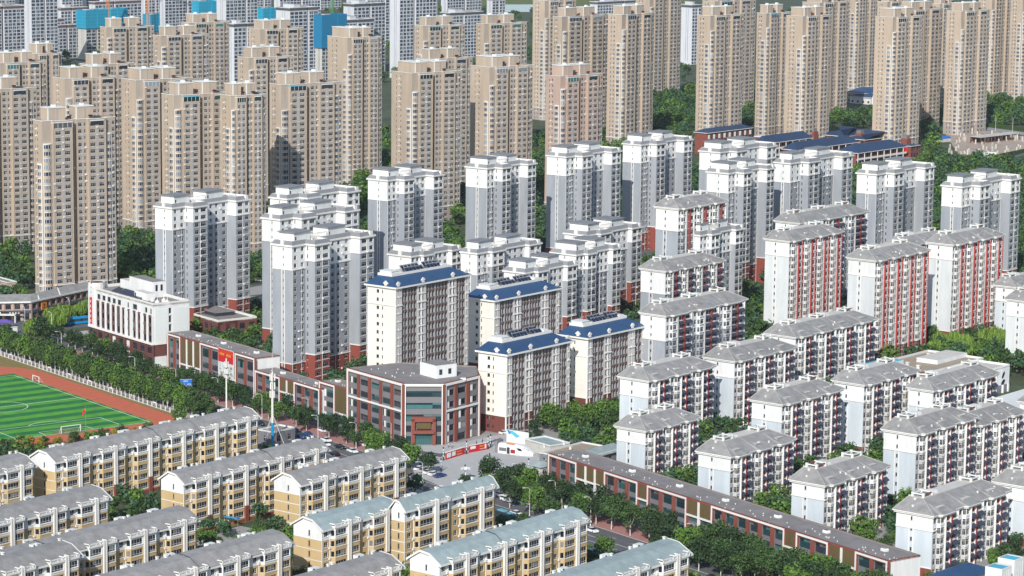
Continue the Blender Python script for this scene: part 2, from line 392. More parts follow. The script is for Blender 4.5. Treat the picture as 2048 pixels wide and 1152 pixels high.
# ------------------------------------------------------------------ grey towers with white crown
def grey(c, N, az, xr, xl, label, group=None, fh=2.9, wtop=3, base=4, PR=4.5, detail=None, D=None, hedge=False):
    z = N*fh
    o, L, D = site(c, z+.5, az, xr, xl, -PR, D)
    D = max(D, 8.0)
    b = Bld('apartment_tower', label, 'tower', group, o, az, detail)
    x1, x2, x3 = .18*L, .385*L, .80*L
    path = [(0,0),(x1,0),(x1,-PR),(x2,-PR),(x2,0),(x3,0),(x3,-PR),(L,-PR)]
    poly = path+[(L,D),(0,D)]
    def bd(wt, bs): return [(bs*fh,'brick_base'),((N-wt)*fh,'grey_wall'),(1e9,'white')]
    R = rows(N, fh, 0, .75, 2.35)
    U1, UB, U3 = x1, x2-x1, x3-x2
    b.panel(path[0],path[1],0,z,[(U1*.24,1.5,'n2'),(U1*.76,1.6,'n2')],R,bd(wtop,base-1))
    b.panel(path[1],path[2],0,z,[(PR*.22,.55,'n1')],R,bd(wtop-1,base))
    b.panel(path[2],path[3],0,z,[(UB*.26,2.2,'n2'),(UB*.72,3.1,'n3')],R,bd(wtop-1,base))
    b.panel(path[3],path[4],0,z,[],[],bd(wtop-1,base))
    b.panel(path[4],path[5],0,z,[(U3*.16,1.5,'n2'),(U3*.40,1.5,'n2'),(U3*.60,1.6,'n2'),(U3*.86,1.9,'n2')],R,bd(wtop,base-1))
    b.panel(path[5],path[6],0,z,[],[],bd(wtop-1,base))
    b.panel(path[6],path[7],0,z,[(UB*.30,3.0,'n3'),(UB*.78,2.1,'n2')],R,bd(wtop-1,base))
    b.panel(path[7],(L,D),0,z,[],[],bd(wtop,base)); b.panel((L,D),(0,D),0,z,[],[],bd(wtop,base))
    ts = D*.55
    b.panel((0,D),(0,0),0,z,[(ts,.42,'k2')],rows(N,fh,0,1.3,2.2),bd(wtop,base-1))
    T = b.trim
    for t in (ts-.55,ts+.55): T.box(-.18,0,D-t-.17,D-t+.17,0,(N-wtop)*fh,'white_trim')
    # string courses
    def course(pts, zz, h=.35, out=.22):
        ring_open(T, pts, zz, h, out)
    course([(0,D),(0,0),(x1,0)], (N-wtop)*fh-.1); course(path[1:4], (N-wtop+1)*fh-.1); course(path[4:6], (N-wtop)*fh-.1); course(path[5:8], (N-wtop+1)*fh-.1)
    course([(0,D),(0,0),(x1,0)], (base-1)*fh-.1); course(path[1:4], base*fh-.1); course(path[4:6], (base-1)*fh-.1); course(path[5:8], base*fh-.1)
    for f in range(1,N-wtop+1):
        for xa, xb in ((x1,x2),(x3,L)): T.box(xa+.1,xb-.05,-PR-.14,-PR,f*fh+.42,f*fh+.54,'white_trim')
        T.box(x1-2.2-.6,x1-2.2+.6,-.45,0,f*fh+.2,f*fh+.32,'white_trim')
    for xx in (x1-2.2, x2+U3*.5, x3-.3, .15): T.box(xx-.07,xx+.07,-.12,0,0,(N-wtop)*fh,'white_trim')
    for xa, xb in ((x1,x2),(x3,L)):
        m_ = xa+(xb-xa)*.49; T.box(m_-.08,m_+.08,-PR-.12,-PR,0,z-.2,'white_trim')
    ac = MB(); r = random.Random(str(c))
    for f in range(1,N):
        for xx, yy in ((U1*.49,0),(x2+U3*.28,0),(x2+U3*.72,0),(x1+UB*.52,-PR),(x3+UB*.56,-PR)):
            if r.random() < .35: ac.box(xx-.45,xx+.45,yy-.42,yy,f*fh+.0,f*fh+.62,'ac_white')
    b.part('air_conditioner', ac, 'stuff')
    cm = MB(); cornice(cm, poly, z-.15, .65, .55, 'white_trim'); b.part('cornice', cm)
    rf = MB(); ring(rf, poly, .42, z+.5, -.55, z+1.9, 'mansard'); ring(rf, poly, -.55, z+1.9, -.85, z+1.92, 'white_trim'); ring(rf, poly, -.85, z+1.92, -.86, z+1.3, 'white_trim'); cap(rf, poly, z+1.3, 'roof_pale', -.86)
    b.part('roof', rf)
    nt_ = MB(); nt_.box(-.45,.4,D*.4,D*.55,z+.45,z+2.1,'white_trim'); b.part('roof_notch', nt_); nt_ = MB(); nt_.box(L*.93,L*.97,-PR-.5,-PR+.3,z+.45,z+2.1,'white_trim'); b.part('roof_notch', nt_)
    for xa, xb in ((.06*L,.28*L),(.52*L,.76*L)):
        m = MB(); m.box(xa,xb,1.2,D-1.0,z+1.3,z+4.6,'white'); m.box(xa-.7,xb+.5,.6,D-.6,z+4.6,z+4.85,'mansard'); m.box(xa+.6,xa+1.2,1.1,1.2,z+1.4,z+3.2,'glass_dim'); b.part('penthouse', m)
    m = MB()
    for i in range(9): xx = .3*L+i*.024*L; m.box(xx,xx+.2,1.0,1.2,z+1.3,z+3.3,'white_trim')
    m.box(.3*L,.3*L+.2*L,1.0,1.2,z+3.3,z+3.5,'white_trim'); m.box(.3*L,.3*L+.2*L,1.0,1.2,z+1.3,z+1.9,'white_trim'); b.part('roof_railing', m)
    vents(b, [(r.uniform(.82,.98)*L, r.uniform(-PR+1.2,D-1.5)) for _ in range(4)]+[(r.uniform(.02,.3)*L, .8) for _ in range(2)], z+1.3)
    return b.done()
def ring_open(mb, pts, z, h, out, m='white_trim'):
    for i in range(len(pts)-1):
        a, c = pts[i], pts[i+1]; L = math.hypot(c[0]-a[0],c[1]-a[1])
        if L < .2: continue
        t = MB(); t.box(0,L,-out,0,0,h,m); mb.add(t, math.atan2(c[1]-a[1],c[0]-a[0]), a[0], a[1], z)
# ------------------------------------------------------------------ slab blocks with grey hip roofs (pale, grey or red-striped)
def aw_mesh(wd):
    def f(k):
        pr, h = 1.05, .85
        k.q([(-wd/2,0,0),(wd/2,0,0),(wd/2,-pr,-h),(-wd/2,-pr,-h)],'awning'); k.q([(-wd/2,0,-.1),(wd/2,0,-.1),(wd/2,-pr,-h-.1),(-wd/2,-pr,-h-.1)],'awning')
        k.q([(-wd/2,-pr,-h),(wd/2,-pr,-h),(wd/2,-pr,-h-.22),(-wd/2,-pr,-h-.22)],'awning')
        for s in (-1,1): k.q([(s*wd/2,0,0),(s*wd/2,-pr,-h),(s*wd/2,-pr,-h-.22),(s*wd/2,0,-.25)],'awning')
    return shared(('awning',round(wd,1)), f)
def slab(c, N, az, xr, xl, label, group=None, units=3, style='pale', fh=2.9, wtop=2, base=1, awn=True, D=None, L=None, name='apartment_block', detail=None, caps=True, cat='building'):
    z = N*fh+.3
    if L: o = P(*c, z+.3); o.z = 0
    else: o, L, D = site(c, z+.3, az, xr, xl, 0, D)
    D = min(max(D, 9.0), 16)
    b = Bld(name, label, cat, group, o, az, detail)
    end = {'pale':'pale_blue_wall','grey':'grey_wall','red':'pale_end'}[style]
    fac = {'pale':'pale_wall','grey':'grey_wall','red':'white_facade'}[style]; 
    bdE = [(base*fh,'brick_base'),((N-wtop)*fh,end),(1e9,'white')]
    bdF = [(base*fh,'brick_brown' if style == 'red' else fac),((N-wtop)*fh,fac),(1e9,'white')]
    bdR = [(base*fh,'brick_base'),(1e9,'red_paint')]
    R = rows(N, fh, .2, .62, 2.35); U = L/units; T = b.trim; path = []
    for i in range(units):
        x = i*U; ga = .55 if i else 0.0
        p = [(x,ga),(x+.02*U,0),(x+.16*U,0),(x+.20*U,-.95),(x+.345*U,-.95),(x+.36*U,-.3),(x+.60*U,-.3),(x+.655*U,-.3),(x+.93*U,-.3),(x+.93*U,.55 if i < units-1 else 0),(x+U,.55 if i < units-1 else 0)]
        wA, wB, wC = min(1.5,.125*U), .133*U, min(2.6,.225*U)
        cs = {1:[(.07*U,wA,'n2')],2:[(.5*math.hypot(.04*U,.95),.86,'n2')],3:[(.0725*U,wB,'n3')],5:[(.13*U,wC,'n3')],7:[(.14*U,wC,'n3')]}
        for j in range(len(p)-1):
            m_ = bdF
            b.panel(p[j], p[j+1], 0, z, cs.get(j,[]), R, m_)
        path += p[:-1] if i < units-1 else p
        # bay sills, column, red pillar
        for f in range(N): T.box(x+.18*U,x+.355*U,-1.12,-.9,f*fh+.35,f*fh+.58,'white_trim' if style != 'grey' else fac)
        for f in range(N): T.box(x+.375*U,x+.60*U,-.5,-.3,f*fh+.42,f*fh+.62,'white_trim'); T.box(x+.66*U,x+.92*U,-.5,-.3,f*fh+.42,f*fh+.62,'white_trim')
        if style != 'red':
            m = MB(); m.tube((x+.365*U,-1.1,0),(x+.365*U,-1.1,z),.32,.32,8,'white_trim' if style == 'pale' else 'pale_wall'); b.part('column', m)
        m = MB(); xa, xb = x+.60*U, x+.655*U
        y0 = -1.0 if style != 'red' else -.85
        m.q([(xa,y0,0),(xb,y0,0),(xb,y0,z),(xa,y0,z)],'red_paint'); m.q([(xa,0,0),(xa,y0,0),(xa,y0,z),(xa,0,z)],'white_trim' if style == 'pale' else ('red_paint' if style == 'red' else 'slab_dark'))
        m.q([(xb,y0,0),(xb,0,0),(xb,0,z),(xb,y0,z)],'red_paint'); b.part('pillar', m)
        T.box(x+.57*U,x+.60*U,-.42,-.3,0,z,'red_paint' if style != 'red' else 'white_facade'); T.box(x+.925*U,x+.945*U,-.62,-.25,0,z,'white_trim' if style != 'red' else 'red_paint')
        if awn:
            me = aw_mesh(.215*U)
            for f in range(1,N):
                for t in (.485,.79): link('awning', me, b.root, None, (x+t*U,-.52,.2+f*fh+.62-.35))
    b.panel((L,0),(L,D),0,z,[],[],bdE); b.panel((L,D),(0,D),0,z,[],[],bdE)
    ts = D*.42
    b.panel((0,D),(0,0),0,z,[(ts,.6 if style != 'red' else .55,'k2')],rows(N,fh,.2,.9,2.0),bdE)
    for t in (ts-.7,ts+.7): T.box(-.14,0,D-t-.13,D-t+.13,0,(N-wtop)*fh,'white_trim')
    ring_open(T, [(0,D),(0,0),(.16*U,0)], (N-wtop)*fh-.15, .4, .25, 'white_trim'); ring_open(T, [(0,D),(0,0)], base*fh-.1, .25, .15, 'white_trim')
    ring_open(T, [(L,0),(L,D)], (N-wtop)*fh-.15, .4, .25, 'white_trim')
    # roof: hipped slopes with a stepped front eave, flat top towards the back
    e = .85; front = [(-e,-e)]
    for i in range(units):
        x = i*U; front += [(x+.12*U,-e),(x+.17*U,-e-1.1),(x+.70*U if units < 4 else x+.6*U,-e-1.1),(x+.76*U,-e)]
    front += [(L+e,-e)]
    rf = MB(); rise = 2.9; yt = D*.52; xi = D*.40; ze = z+.35; zt = ze+rise
    def topx(x): return min(max(x, xi), L-xi)
    for i in range(len(front)-1):
        a, d = front[i], front[i+1]; rf.q([(*a,ze),(*d,ze),(topx(d[0]),yt,zt),(topx(a[0]),yt,zt)], 'roof_grey')
    yb = D-.8
    rf.q([(-e,D+e,ze),(-e,-e,ze),(xi,yt,zt),(xi,yb,zt)],'roof_grey'); rf.q([(L+e,-e,ze),(L+e,D+e,ze),(L-xi,yb,zt),(L-xi,yt,zt)],'roof_grey')
    rf.q([(L+e,D+e,ze),(-e,D+e,ze),(xi,yb,zt),(L-xi,yb,zt)],'roof_grey'); rf.q([(xi,yt,zt),(L-xi,yt,zt),(L-xi,yb,zt),(xi,yb,zt)],'roof_pale')
    b.part('roof', rf)
    rg = MB()
    for a_, d_ in (((-e,-e,ze),(xi,yt,zt)),((L+e,-e,ze),(L-xi,yt,zt)),((-e,D+e,ze),(xi,yb,zt)),((xi,yt,zt),(L-xi,yt,zt))): rg.tube((a_[0],a_[1],a_[2]+.04),(d_[0],d_[1],d_[2]+.04),.09,.09,4,'concrete')
    b.part('ridge_cap', rg, None, b.roof)
    out = front+[(L+e,D+e),(-e,D+e)]
    cm = MB(); ring(cm, out, 0, ze, 0, ze-.3, 'white_trim'); ring(cm, out, -.3, ze-.3, -.3, ze-.75, 'white_trim'); ring(cm, out, 0, ze-.3, -.3, ze-.3, 'white_trim'); ring(cm, out, -.3, ze-.75, -1.2, ze-.75, 'white_trim')
    b.part('cornice', cm)
    r = random.Random(str(c)+label)
    npg = max(2, int(L/14))
    for i in range(npg):
        xx = xi+1.0+(L-2*xi-6)*(i/(max(1,npg-1))) if npg > 1 else L/2
        m = MB()
        for dx in (0,4.6):
            for dy in (0,3.4): m.box(xx+dx-.32,xx+dx+.32,yt+.5+dy-.32,yt+.5+dy+.32,zt-.3,zt+1.25,'coping')
        for dy in (0,3.4): m.box(xx,xx+4.6,yt+.5+dy-.13,yt+.5+dy+.13,zt+.7,zt+1.05,'coping' if r.random() < .8 else 'brick')
        for dx in (0,4.6): m.box(xx+dx-.13,xx+dx+.13,yt+.5,yt+3.9,zt+.7,zt+1.05,'coping')
        m.box(xx+.5,xx+4.1,yt+1.0,yt+3.4,zt,zt+.4,'roof_tar'); b.part('roof_pergola', m)
        if i < npg-1:
            xm = xx+5.6; m = MB(); wv = r.uniform(2.5,4.2); m.box(xm,xm+wv,yt+1.2,yt+4,zt,zt+r.uniform(.5,1.1),'coping' if r.random() < .6 else 'roof_pale'); m.box(xm+.3,xm+wv-.3,yt+.9,yt+1.2,zt,zt+.5,'white_trim'); b.part('roof_hatch', m)
    if caps:
        for i in range(units):
            x = i*U; m = MB(); m.frust((x+.24*U,x+.58*U,.4,2.6),ze+.75,(x+.27*U,x+.55*U,.6,2.3),ze+1.15+.25,'roof_grey','roof_pale' if style == 'pale' else 'roof_grey'); b.part('roof_dormer_cap', m)
    fr = lambda y: ze+.05+rise*(y+e)/(yt+e)
    vents(b, [(D*.12,D*.62)], ze+.75, s=.5)
    for _ in range(units+1):
        y = r.uniform(.3,2.2); vents(b, [(r.uniform(.2*L,.9*L),y)], fr(y)-.15, s=.4)
    vents(b, [(xi-.6, D*.7),(xi+1.5,D*.95)], zt-.9, s=.6)
    return b.done()
# ------------------------------------------------------------------ cream towers with blue roofs
def cream(c, N, az, xr, xl, label, group=None, fh=2.95, base=2, detail=None):
    z = N*fh+.6
    o, L, D = site(c, z+.4, az, xr, xl)
    b = Bld('apartment_tower', label, 'tower', group, o, az, detail)
    bd = [(base*fh,'brick_brown'),(1e9,'cream')]; bw = [(base*fh,'brick_brown'),(1e9,'white_facade')]; bk = [(1e9,'grey_panel')]
    T = b.trim; rc = 1.5
    segs = [(0,.085,'w'),(.085,.29,'k'),(.29,.41,'w'),(.41,.715,'k'),(.715,.83,'w'),(.83,.955,'k'),(.955,1,'w')]
    path = []
    for a, e, t in segs:
        x0, x1 = a*L, e*L; y = -.35 if t == 'w' else rc
        path += [(x0,y),(x1,y)]
    for i in range(len(path)-1):
        p, q = path[i], path[i+1]
        if abs(p[0]-q[0]) < .01: b.panel(p,q,0,z,[],[],bw); continue
        wd = q[0]-p[0]
        if p[1] < 0:
            cs = [(wd*.5,.75,'d1')] if wd < 4 else [(wd*.28,.8,'d1'),(wd*.66,.8,'d1')]
            b.panel(p,q,0,z,cs,rows(N,fh,.3,.6,2.4),bw)
            for f in range(1,N): T.box(p[0]+wd*.08,p[0]+wd*.92,-.62,-.35,f*fh+.12,f*fh+.26,'white_trim')
            T.box(p[0]+wd*.47,p[0]+wd*.53,-.55,-.35,0,z,'white_trim')
            ring_open(T,[p,q],(N-2)*fh,.35,.35)
        else:
            nb = max(2, round(wd/1.75)); w1 = wd/nb
            b.panel(p,q,0,z,[((j+.5)*w1,w1-.4,'k2') for j in range(nb)],rows(N,fh,.3,.15,2.5),bk,dep=.1)
            m = MB()
            for j in range(nb+1):
                xx = p[0]+j*w1; big = (j == nb//2) or j in (0,nb)
                m.box(xx-(.16 if big else .1),xx+(.16 if big else .1),-.22 if big else -.05,rc,0,z,'fin_grey')
            b.part('balcony_fins', m)
            m = MB()
            m.box(p[0],q[0],-.02,rc,0,.01,'slab_dark')
            me = shared(('balcony',round(wd,2)), lambda k: (k.box(0,wd,-.02,rc,0,.16,'slab_dark'), k.box(0,wd,-.04,.06,.16,.78,'slab_dark'), k.box(0,wd,-.1,.1,.78,.86,'fin_grey')))
            for f in range(0,N): link('balcony', me, b.root, None, (p[0],0,f*fh+.3))
    b.panel(path[-1],(L,D),0,z,[],[],bd); b.panel((L,D),(0,D),0,z,[],[],bd)
    b.panel((0,D),(0,-.35),0,z,[(D*.38,1.15,'d2'),(D*.55,.5,'d1')],rows(N,fh,.3,1.0,2.15),bd)
    for f in range(base,N): ring_open(T, [(0,D),(0,-.35)], f*fh-.02, .07, .03, 'cream')
    for f in (N-2, base): ring_open(T, [(0,D),(0,-.35)], f*fh, .35, .25, 'cream')
    T.box(-.15,.25,-.5,0,0,z,'white_trim')
    poly = [(0,-.35),(L,-.35),(L,D),(0,D)]; e = .9; ze = z+.5
    cm = MB(); cornice(cm, poly, z-.1, .62, e, 'white_trim'); b.part('cornice', cm)
    yt0, yt1, xi = D*.40, D-1.0, D*.34; zt = ze+2.7
    rf = MB(); rf.frust((-e+.1,L+e-.1,-.35-e+.1,D+e-.1),ze,(xi,L-xi,yt0,yt1),zt,'roof_blue','roof_pale'); b.part('roof', rf)
    m = MB(); ring(m, [(xi,yt0),(L-xi,yt0),(L-xi,yt1),(xi,yt1)], 0, zt-.1, 0, zt+.9, 'white_trim'); ring(m, [(xi,yt0),(L-xi,yt0),(L-xi,yt1),(xi,yt1)], 0, zt+.9, -.3, zt+.9, 'white_trim'); ring(m, [(xi,yt0),(L-xi,yt0),(L-xi,yt1),(xi,yt1)], -.3, zt+.9, -.3, zt, 'white_trim'); b.part('roof_parapet', m)
    # shield ornaments on the eaves
    def shield(k): k.prism([(-.75,-.25),(.75,-.25),(.75,.25),(-.75,.25)],0,1.5,'white_trim'); k.box(-1.05,1.05,-.3,.3,1.0,1.7,'white_trim'); k.box(-.45,.45,-.28,.28,1.7,2.2,'white_trim'); k.box(-1.5,-1.05,-.12,.12,.9,1.3,'white_trim'); k.box(1.05,1.5,-.12,.12,.9,1.3,'white_trim')
    me = shared('roof_ornament', shield)
    for x, y, a in ((.36*L,-.6,0),(.77*L,-.6,0),(.985*L,.4,0),(-.2,D*.32,math.pi/2),(.03*L,-.5,0)): link('roof_ornament', me, b.root, None, (x,y,ze+.1), a, (.78,.78,.8))
    # solar water heaters
    def heat(k): k.q([(0,0,.35),(1.7,0,.35),(1.7,1.5,1.75),(0,1.5,1.75)],'solar'); k.q([(0,0,.3),(1.7,0,.3),(1.7,1.5,1.7),(0,1.5,1.7)],'metal'); k.tube((-.05,1.6,1.85),(1.75,1.6,1.85),.24,.24,6,'metal'); k.box(.1,.2,1.4,1.5,0,1.7,'metal'); k.box(1.5,1.6,1.4,1.5,0,1.7,'metal'); k.box(.1,.2,0,.1,0,.35,'metal'); k.box(1.5,1.6,0,.1,0,.35,'metal')
    me = shared('solar_panel', heat)
    n = int((L-2*xi)*.62/2.0)
    for i in range(n):
        if i == n//2: continue
        link('solar_panel', me, b.roof, None, (xi+(L-2*xi)*.30+i*2.0, yt0+1.0, zt))
        if L > 30 and i % 1 == 0: link('solar_panel', me, b.roof, None, (xi+(L-2*xi)*.30+i*2.0, yt0+3.1, zt+.5))
    m = MB(); m.box(xi+.6,xi+4.5,yt0+.8,yt1-.6,zt,zt+1.6,'white'); m.box(xi+.4,xi+4.7,yt0+.6,yt1-.4,zt+1.6,zt+1.8,'coping'); b.part('penthouse', m)
    m = MB(); m.box(L-xi-3.4,L-xi-.8,yt0+.8,yt1-.6,zt,zt+1.3,'white'); b.part('penthouse', m)
    vents(b, [(xi+5.5,yt0+.8),(xi+6.8,yt1-.8)], zt, s=.7)
    return b.done()
# ------------------------------------------------------------------ yellow walk-up blocks
def yellow(c, az, xr, xl, label, group=None, units=4, N=5, roof='roof_grey', o=None, L=None, D=12.3, fh=2.9, endwin=True, seam=None):
    z = N*fh+.9
    if c is not None: o, L, D = site(c, z, az, xr, xl)
    b = Bld('apartment_block', label, 'building', group, o, az, True)
    bd = [(fh*.35,'brick_base'),((N-1)*fh+.9+.0,'yellow_wall'),(1e9,'white')]
    bdE = [((N-1)*fh+.9,'yellow_wall'),(1e9,'white')]
    R = rows(N, fh, .9, .75, 2.3); Rb = rows(N, fh, .9, .7, 2.45); U = L/units; T = b.trim
    for i in range(units):
        x = i*U
        p = [(x,0),(x+.20*U,0),(x+.255*U,-1.25),(x+.555*U,-1.25),(x+.555*U,-.9),(x+.66*U,-.9),(x+.66*U,-1.25),(x+.885*U,-1.25),(x+.885*U,0),(x+U,0)]
        b.panel(p[0],p[1],0,z,[(.10*U,min(1.5,.13*U),'y2')],R,bd)
        b.panel(p[1],p[2],0,z,[(math.hypot(.055*U,1.25)/2,.95,'n1')],R,bd)
        b.panel(p[2],p[3],0,z,[(.15*U,.275*U,'y4')],Rb,bd)
        b.panel(p[3],p[4],0,z,[],R,bd); b.panel(p[4],p[5],0,z,[],R,bd)
        b.panel(p[5],p[6],0,z,[],R,bd); b.panel(p[6],p[7],0,z,[(.1125*U,.205*U,'y3')],Rb,bd)
        b.panel(p[7],p[8],0,z,[],[],bd); b.panel(p[8],p[9],0,z,[(.06*U,.6,'n1')] if U > 12 else [],R,bd)
        # twin white pilasters through the eave, with the open crown on top of the bay
        m = MB()
        for t in (.568,.622):
            m.box(x+t*U,x+t*U+.03*U,-1.7,-.9,fh*1.7,z+1.45,'white_trim',bottom=True); m.box(x+t*U,x+t*U+.03*U,-1.69,-.9,0,fh*1.7,'brick_base')
        b.part('pilaster', m)
        m = MB(); zc = z+.05
        for xa, xb in ((x+.235*U,x+.565*U),(x+.67*U,x+.905*U)):
            m.box(xa,xb,-1.55,-1.3,zc,zc+.55,'white_trim'); m.box(xa,xb,-1.55,-1.3,zc+.95,zc+1.2,'white_trim')
            m.box(xa,xa+.25,-1.55,.6,zc,zc+.55,'white_trim'); m.box(xa,xa+.25,-1.55,.6,zc+.95,zc+1.2,'white_trim'); m.box(xb-.25,xb,-1.55,.6,zc+.95,zc+1.2,'white_trim'); m.box(xb-.25,xb,-1.55,.6,zc,zc+.55,'white_trim')
            for xx in (xa,xb-.25,(xa+xb)/2-.12): m.box(xx,xx+.25,-1.54,-1.31,zc+.55,zc+.95,'white_trim')
            m.box(xa+.2,xb-.2,-1.3,0,zc-.2,zc+.1,'white_trim')
        b.part('roof_crown', m)
        for f in range(N):
            zf = .9+f*fh
            T.box(x+.25*U,x+.56*U,-1.36,-1.25,zf+.52,zf+.68,'white_trim'); T.box(x+.655*U,x+.885*U,-1.36,-1.25,zf+.52,zf+.68,'white_trim')
        for t in (.195,.895): T.box(x+t*U-.09,x+t*U+.09,-.2,0,.3,z,'white_trim')
        ac = MB(); r = random.Random(label+str(i))
        for f in range(N):
            if r.random() < .6: ac.box(x+.16*U,x+.16*U+.8,-.45,-.05,.9+f*fh+.1,.9+f*fh+.7,'ac_white')
        b.part('air_conditioner', ac, 'stuff')
    for f in range(1,N): ring_open(T, [(0,D),(0,0)], .9+f*fh-.1, .18, .06); ring_open(T, [(0,0),(.19*U,0)], .9+f*fh-.1, .14, .05)
    T.box(-.08,.12,-.12,.05,0,z,'white_trim')
    ew = [(D*.55,.6,'k2')] if endwin else []
    b.panel((0,D),(0,0),0,z,ew,R,bdE); b.panel((L,0),(L,D),0,z,ew,R,bdE); b.panel((L,D),(0,D),0,z,[],[],bdE)
    prof = [(-.8,-.1),(D*.30,2.35),(D*.62,2.75),(D+.7,-.05)]; e = .65
    for xx, dr in ((0,1),(L,-1)):   # gable triangles
        pts = [(xx,0,z),(xx,prof[1][0],z+prof[1][1]-.1),(xx,prof[2][0],z+prof[2][1]-.1),(xx,D,z)]
        b.wall.q(pts if dr < 0 else pts[::-1], 'white')
    rf = MB(); xs = [-e]+([s*L for s in (seam or [])])+[L+e]
    for k in range(len(xs)-1):
        xa, xb = xs[k], xs[k+1]; st = .14*(k % 2)
        for (y0,h0),(y1,h1) in zip(prof, prof[1:]): rf.q([(xa,y0,z+h0+.2+st),(xb,y0,z+h0+.2+st),(xb,y1,z+h1+.2+st),(xa,y1,z+h1+.2+st)], roof)
    b.part('roof', rf)
    m = MB()
    for xa, xb in ((-e-.02,-e+.25),(L+e-.25,L+e+.02)):
        for (y0,h0),(y1,h1) in zip(prof, prof[1:]):
            m.q([(xa,y0,z+h0+.3),(xb,y0,z+h0+.3),(xb,y1,z+h1+.3),(xa,y1,z+h1+.3)],'white_trim')
            for xx in (xa,xb): m.q([(xx,y0,z+h0-.2),(xx,y1,z+h1-.2),(xx,y1,z+h1+.3),(xx,y0,z+h0+.3)],'white_trim')
            m.q([(xa,y0,z+h0-.2),(xb,y0,z+h0-.2),(xb,y1,z+h1-.2),(xa,y1,z+h1-.2)],'white_trim')
    for s in (seam or []):
        for (y0,h0),(y1,h1) in zip(prof, prof[1:]): m.q([(s*L-.15,y0,z+h0+.42),(s*L+.15,y0,z+h0+.42),(s*L+.15,y1,z+h1+.42),(s*L-.15,y1,z+h1+.42)],'grey_panel')
    m.box(-e,L+e,-.95,-.78,z-.35,z+.12,'white_trim'); m.box(-e,L+e,-.8,0,z-.35,z-.25,'white_trim'); m.box(-e,L+e,D+.6,D+.8,z-.35,z+.2,'white_trim')
    b.part('eave_board', m)
    r = random.Random(label)
    for i in range(units):
        xx = (i+.3+r.uniform(0,.3))*U; m = MB(); m.box(xx,xx+2.6,D*.66,D*.66+1.6,z+1.8,z+3.15,'coping'); m.box(xx+.2,xx+.7,D*.66-.1,D*.66,z+2.5,z+3.1,'glass_dim'); b.part('roof_hatch', m)
        vents(b, [((i+r.random())*U, D*.64), ((i+r.random())*U, D*.6)], z+2.7, s=.55)
    return b.done()
# ------------------------------------------------------------------ far pale towers with dark window bands
def far(c, N, az, xr, xl, label, group=None, fh=2.95, band='band_dark', units=None, D=None, net=0, nm='net_cyan', L=None, wall='far_white'):
    z = N*fh+3.2
    if L: o = P(*c, z); o.z = 0; D = D or 12
    else: o, L, D = site(c, z, az, xr, xl, 0, D)
    D = max(D, 8)
    b = Bld('far_tower', label, 'tower', group, o, az, False)
    units = units or max(3, round(L/4.2)); U = L/units
    bd = [(N*fh+.4,wall),(z-.5,band),(1e9,wall)]
    def cols_(Lx, n): return [((i+.5)*Lx/n, Lx/n-.7, 'f3') for i in range(n)]
    r = random.Random(label+str(c)); sp = r.choice((.5,.62,.38)); xs = sp*L
    p = [(0,0),(xs,0),(xs,1.6),(xs+.05*L,1.6),(xs+.05*L,-.5),(L,-.5)]
    R = rows(N,fh,0,.55,2.6)
    b.panel(p[0],p[1],0,z,cols_(xs,max(1,round(xs/U))),R,bd); b.panel(p[1],p[2],0,z,[],[],bd); b.panel(p[2],p[3],0,z,[],[],[(1e9,band)]); b.panel(p[3],p[4],0,z,[],[],bd)
    b.panel(p[4],p[5],0,z,cols_(.95*L-xs,max(1,round((.95*L-xs)/U))),R,bd)
    b.panel((L,-.5),(L,D),0,z,[],[],bd); b.panel((L,D),(0,D),0,z,[],[],bd)
    b.panel((0,D),(0,0),0,z,[(D*.45,.4,'d1'),(D*.62,.4,'d1')],[(3,N*fh)],bd)
    poly = p+[(L,D),(0,D)]; m = MB(); cap(m, poly, z-.4, 'roof_tar'); b.part('roof', m)
    m = MB(); cornice(m, poly, z-.05, .35, .45, 'white_trim'); cornice(m, poly, N*fh+.35, .3, .2, 'white_trim', 0); b.part('cornice', m)
    m = MB()
    for i in range(1,N): m.box(L-.2,L+1.2,1.2,4.4,i*fh-.2,i*fh+.9,wall)
    b.part('side_balconies', m)
    house(b, L*.2, L*.42, 2, D-2, z-.4, z+2.4, wall, 'roof_tar')
    if net:
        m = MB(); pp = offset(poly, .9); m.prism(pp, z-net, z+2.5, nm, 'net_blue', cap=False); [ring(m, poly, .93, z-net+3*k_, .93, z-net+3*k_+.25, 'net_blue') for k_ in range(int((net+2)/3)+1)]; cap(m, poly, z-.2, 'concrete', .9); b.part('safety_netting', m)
    return b.done()
# ------------------------------------------------------------------ placements
BG = 'beige high-rise towers'
def B_(c, N, az, xr, xl, label, **k): return beige(c, N, az, xr, xl, label, BG, **k)
B_((84,243),27,52,230,67,'beige tower with teal glazed corner terrace right behind the low grey-roofed shop row')
B_((-62,182),27,52,73,-80,'beige tower partly out of frame behind the low brown-walled kiosk roof by the shop row')
B_((272,161),27,52,385,243,'slim beige tower wedged between two nearer beige towers, rounded white bay columns on its end')
B_((348,191),27,52,470,323,'wide beige tower directly behind the white-crowned grey tower beside the white hotel')
B_((462,192),27,52,531,440,'narrow beige tower showing only its upper floors beside the twin-penthouse beige tower')
B_((562,170),27,52,684,539,'beige tower rising behind the pair of stacked white-crowned grey towers')
B_((695,76),29,50,764,655,'tallest beige tower with its base and trees visible beside the green park strip')
B_((824,147),27,50,922,783,'beige tower standing behind the white-crowned tower next to the dark tree gap')
B_((979,135),27,50,1066,941,'beige tower with shaded right flank behind the sixth white-crowned tower row')
B_((1121,153),26,46,1206,1092,'pinkish beige tower behind the white-crowned tower nearest the red school',col='beige_pink')
far_l = 'beige high-rise tower among the crowded back rows on the pale construction-site side'
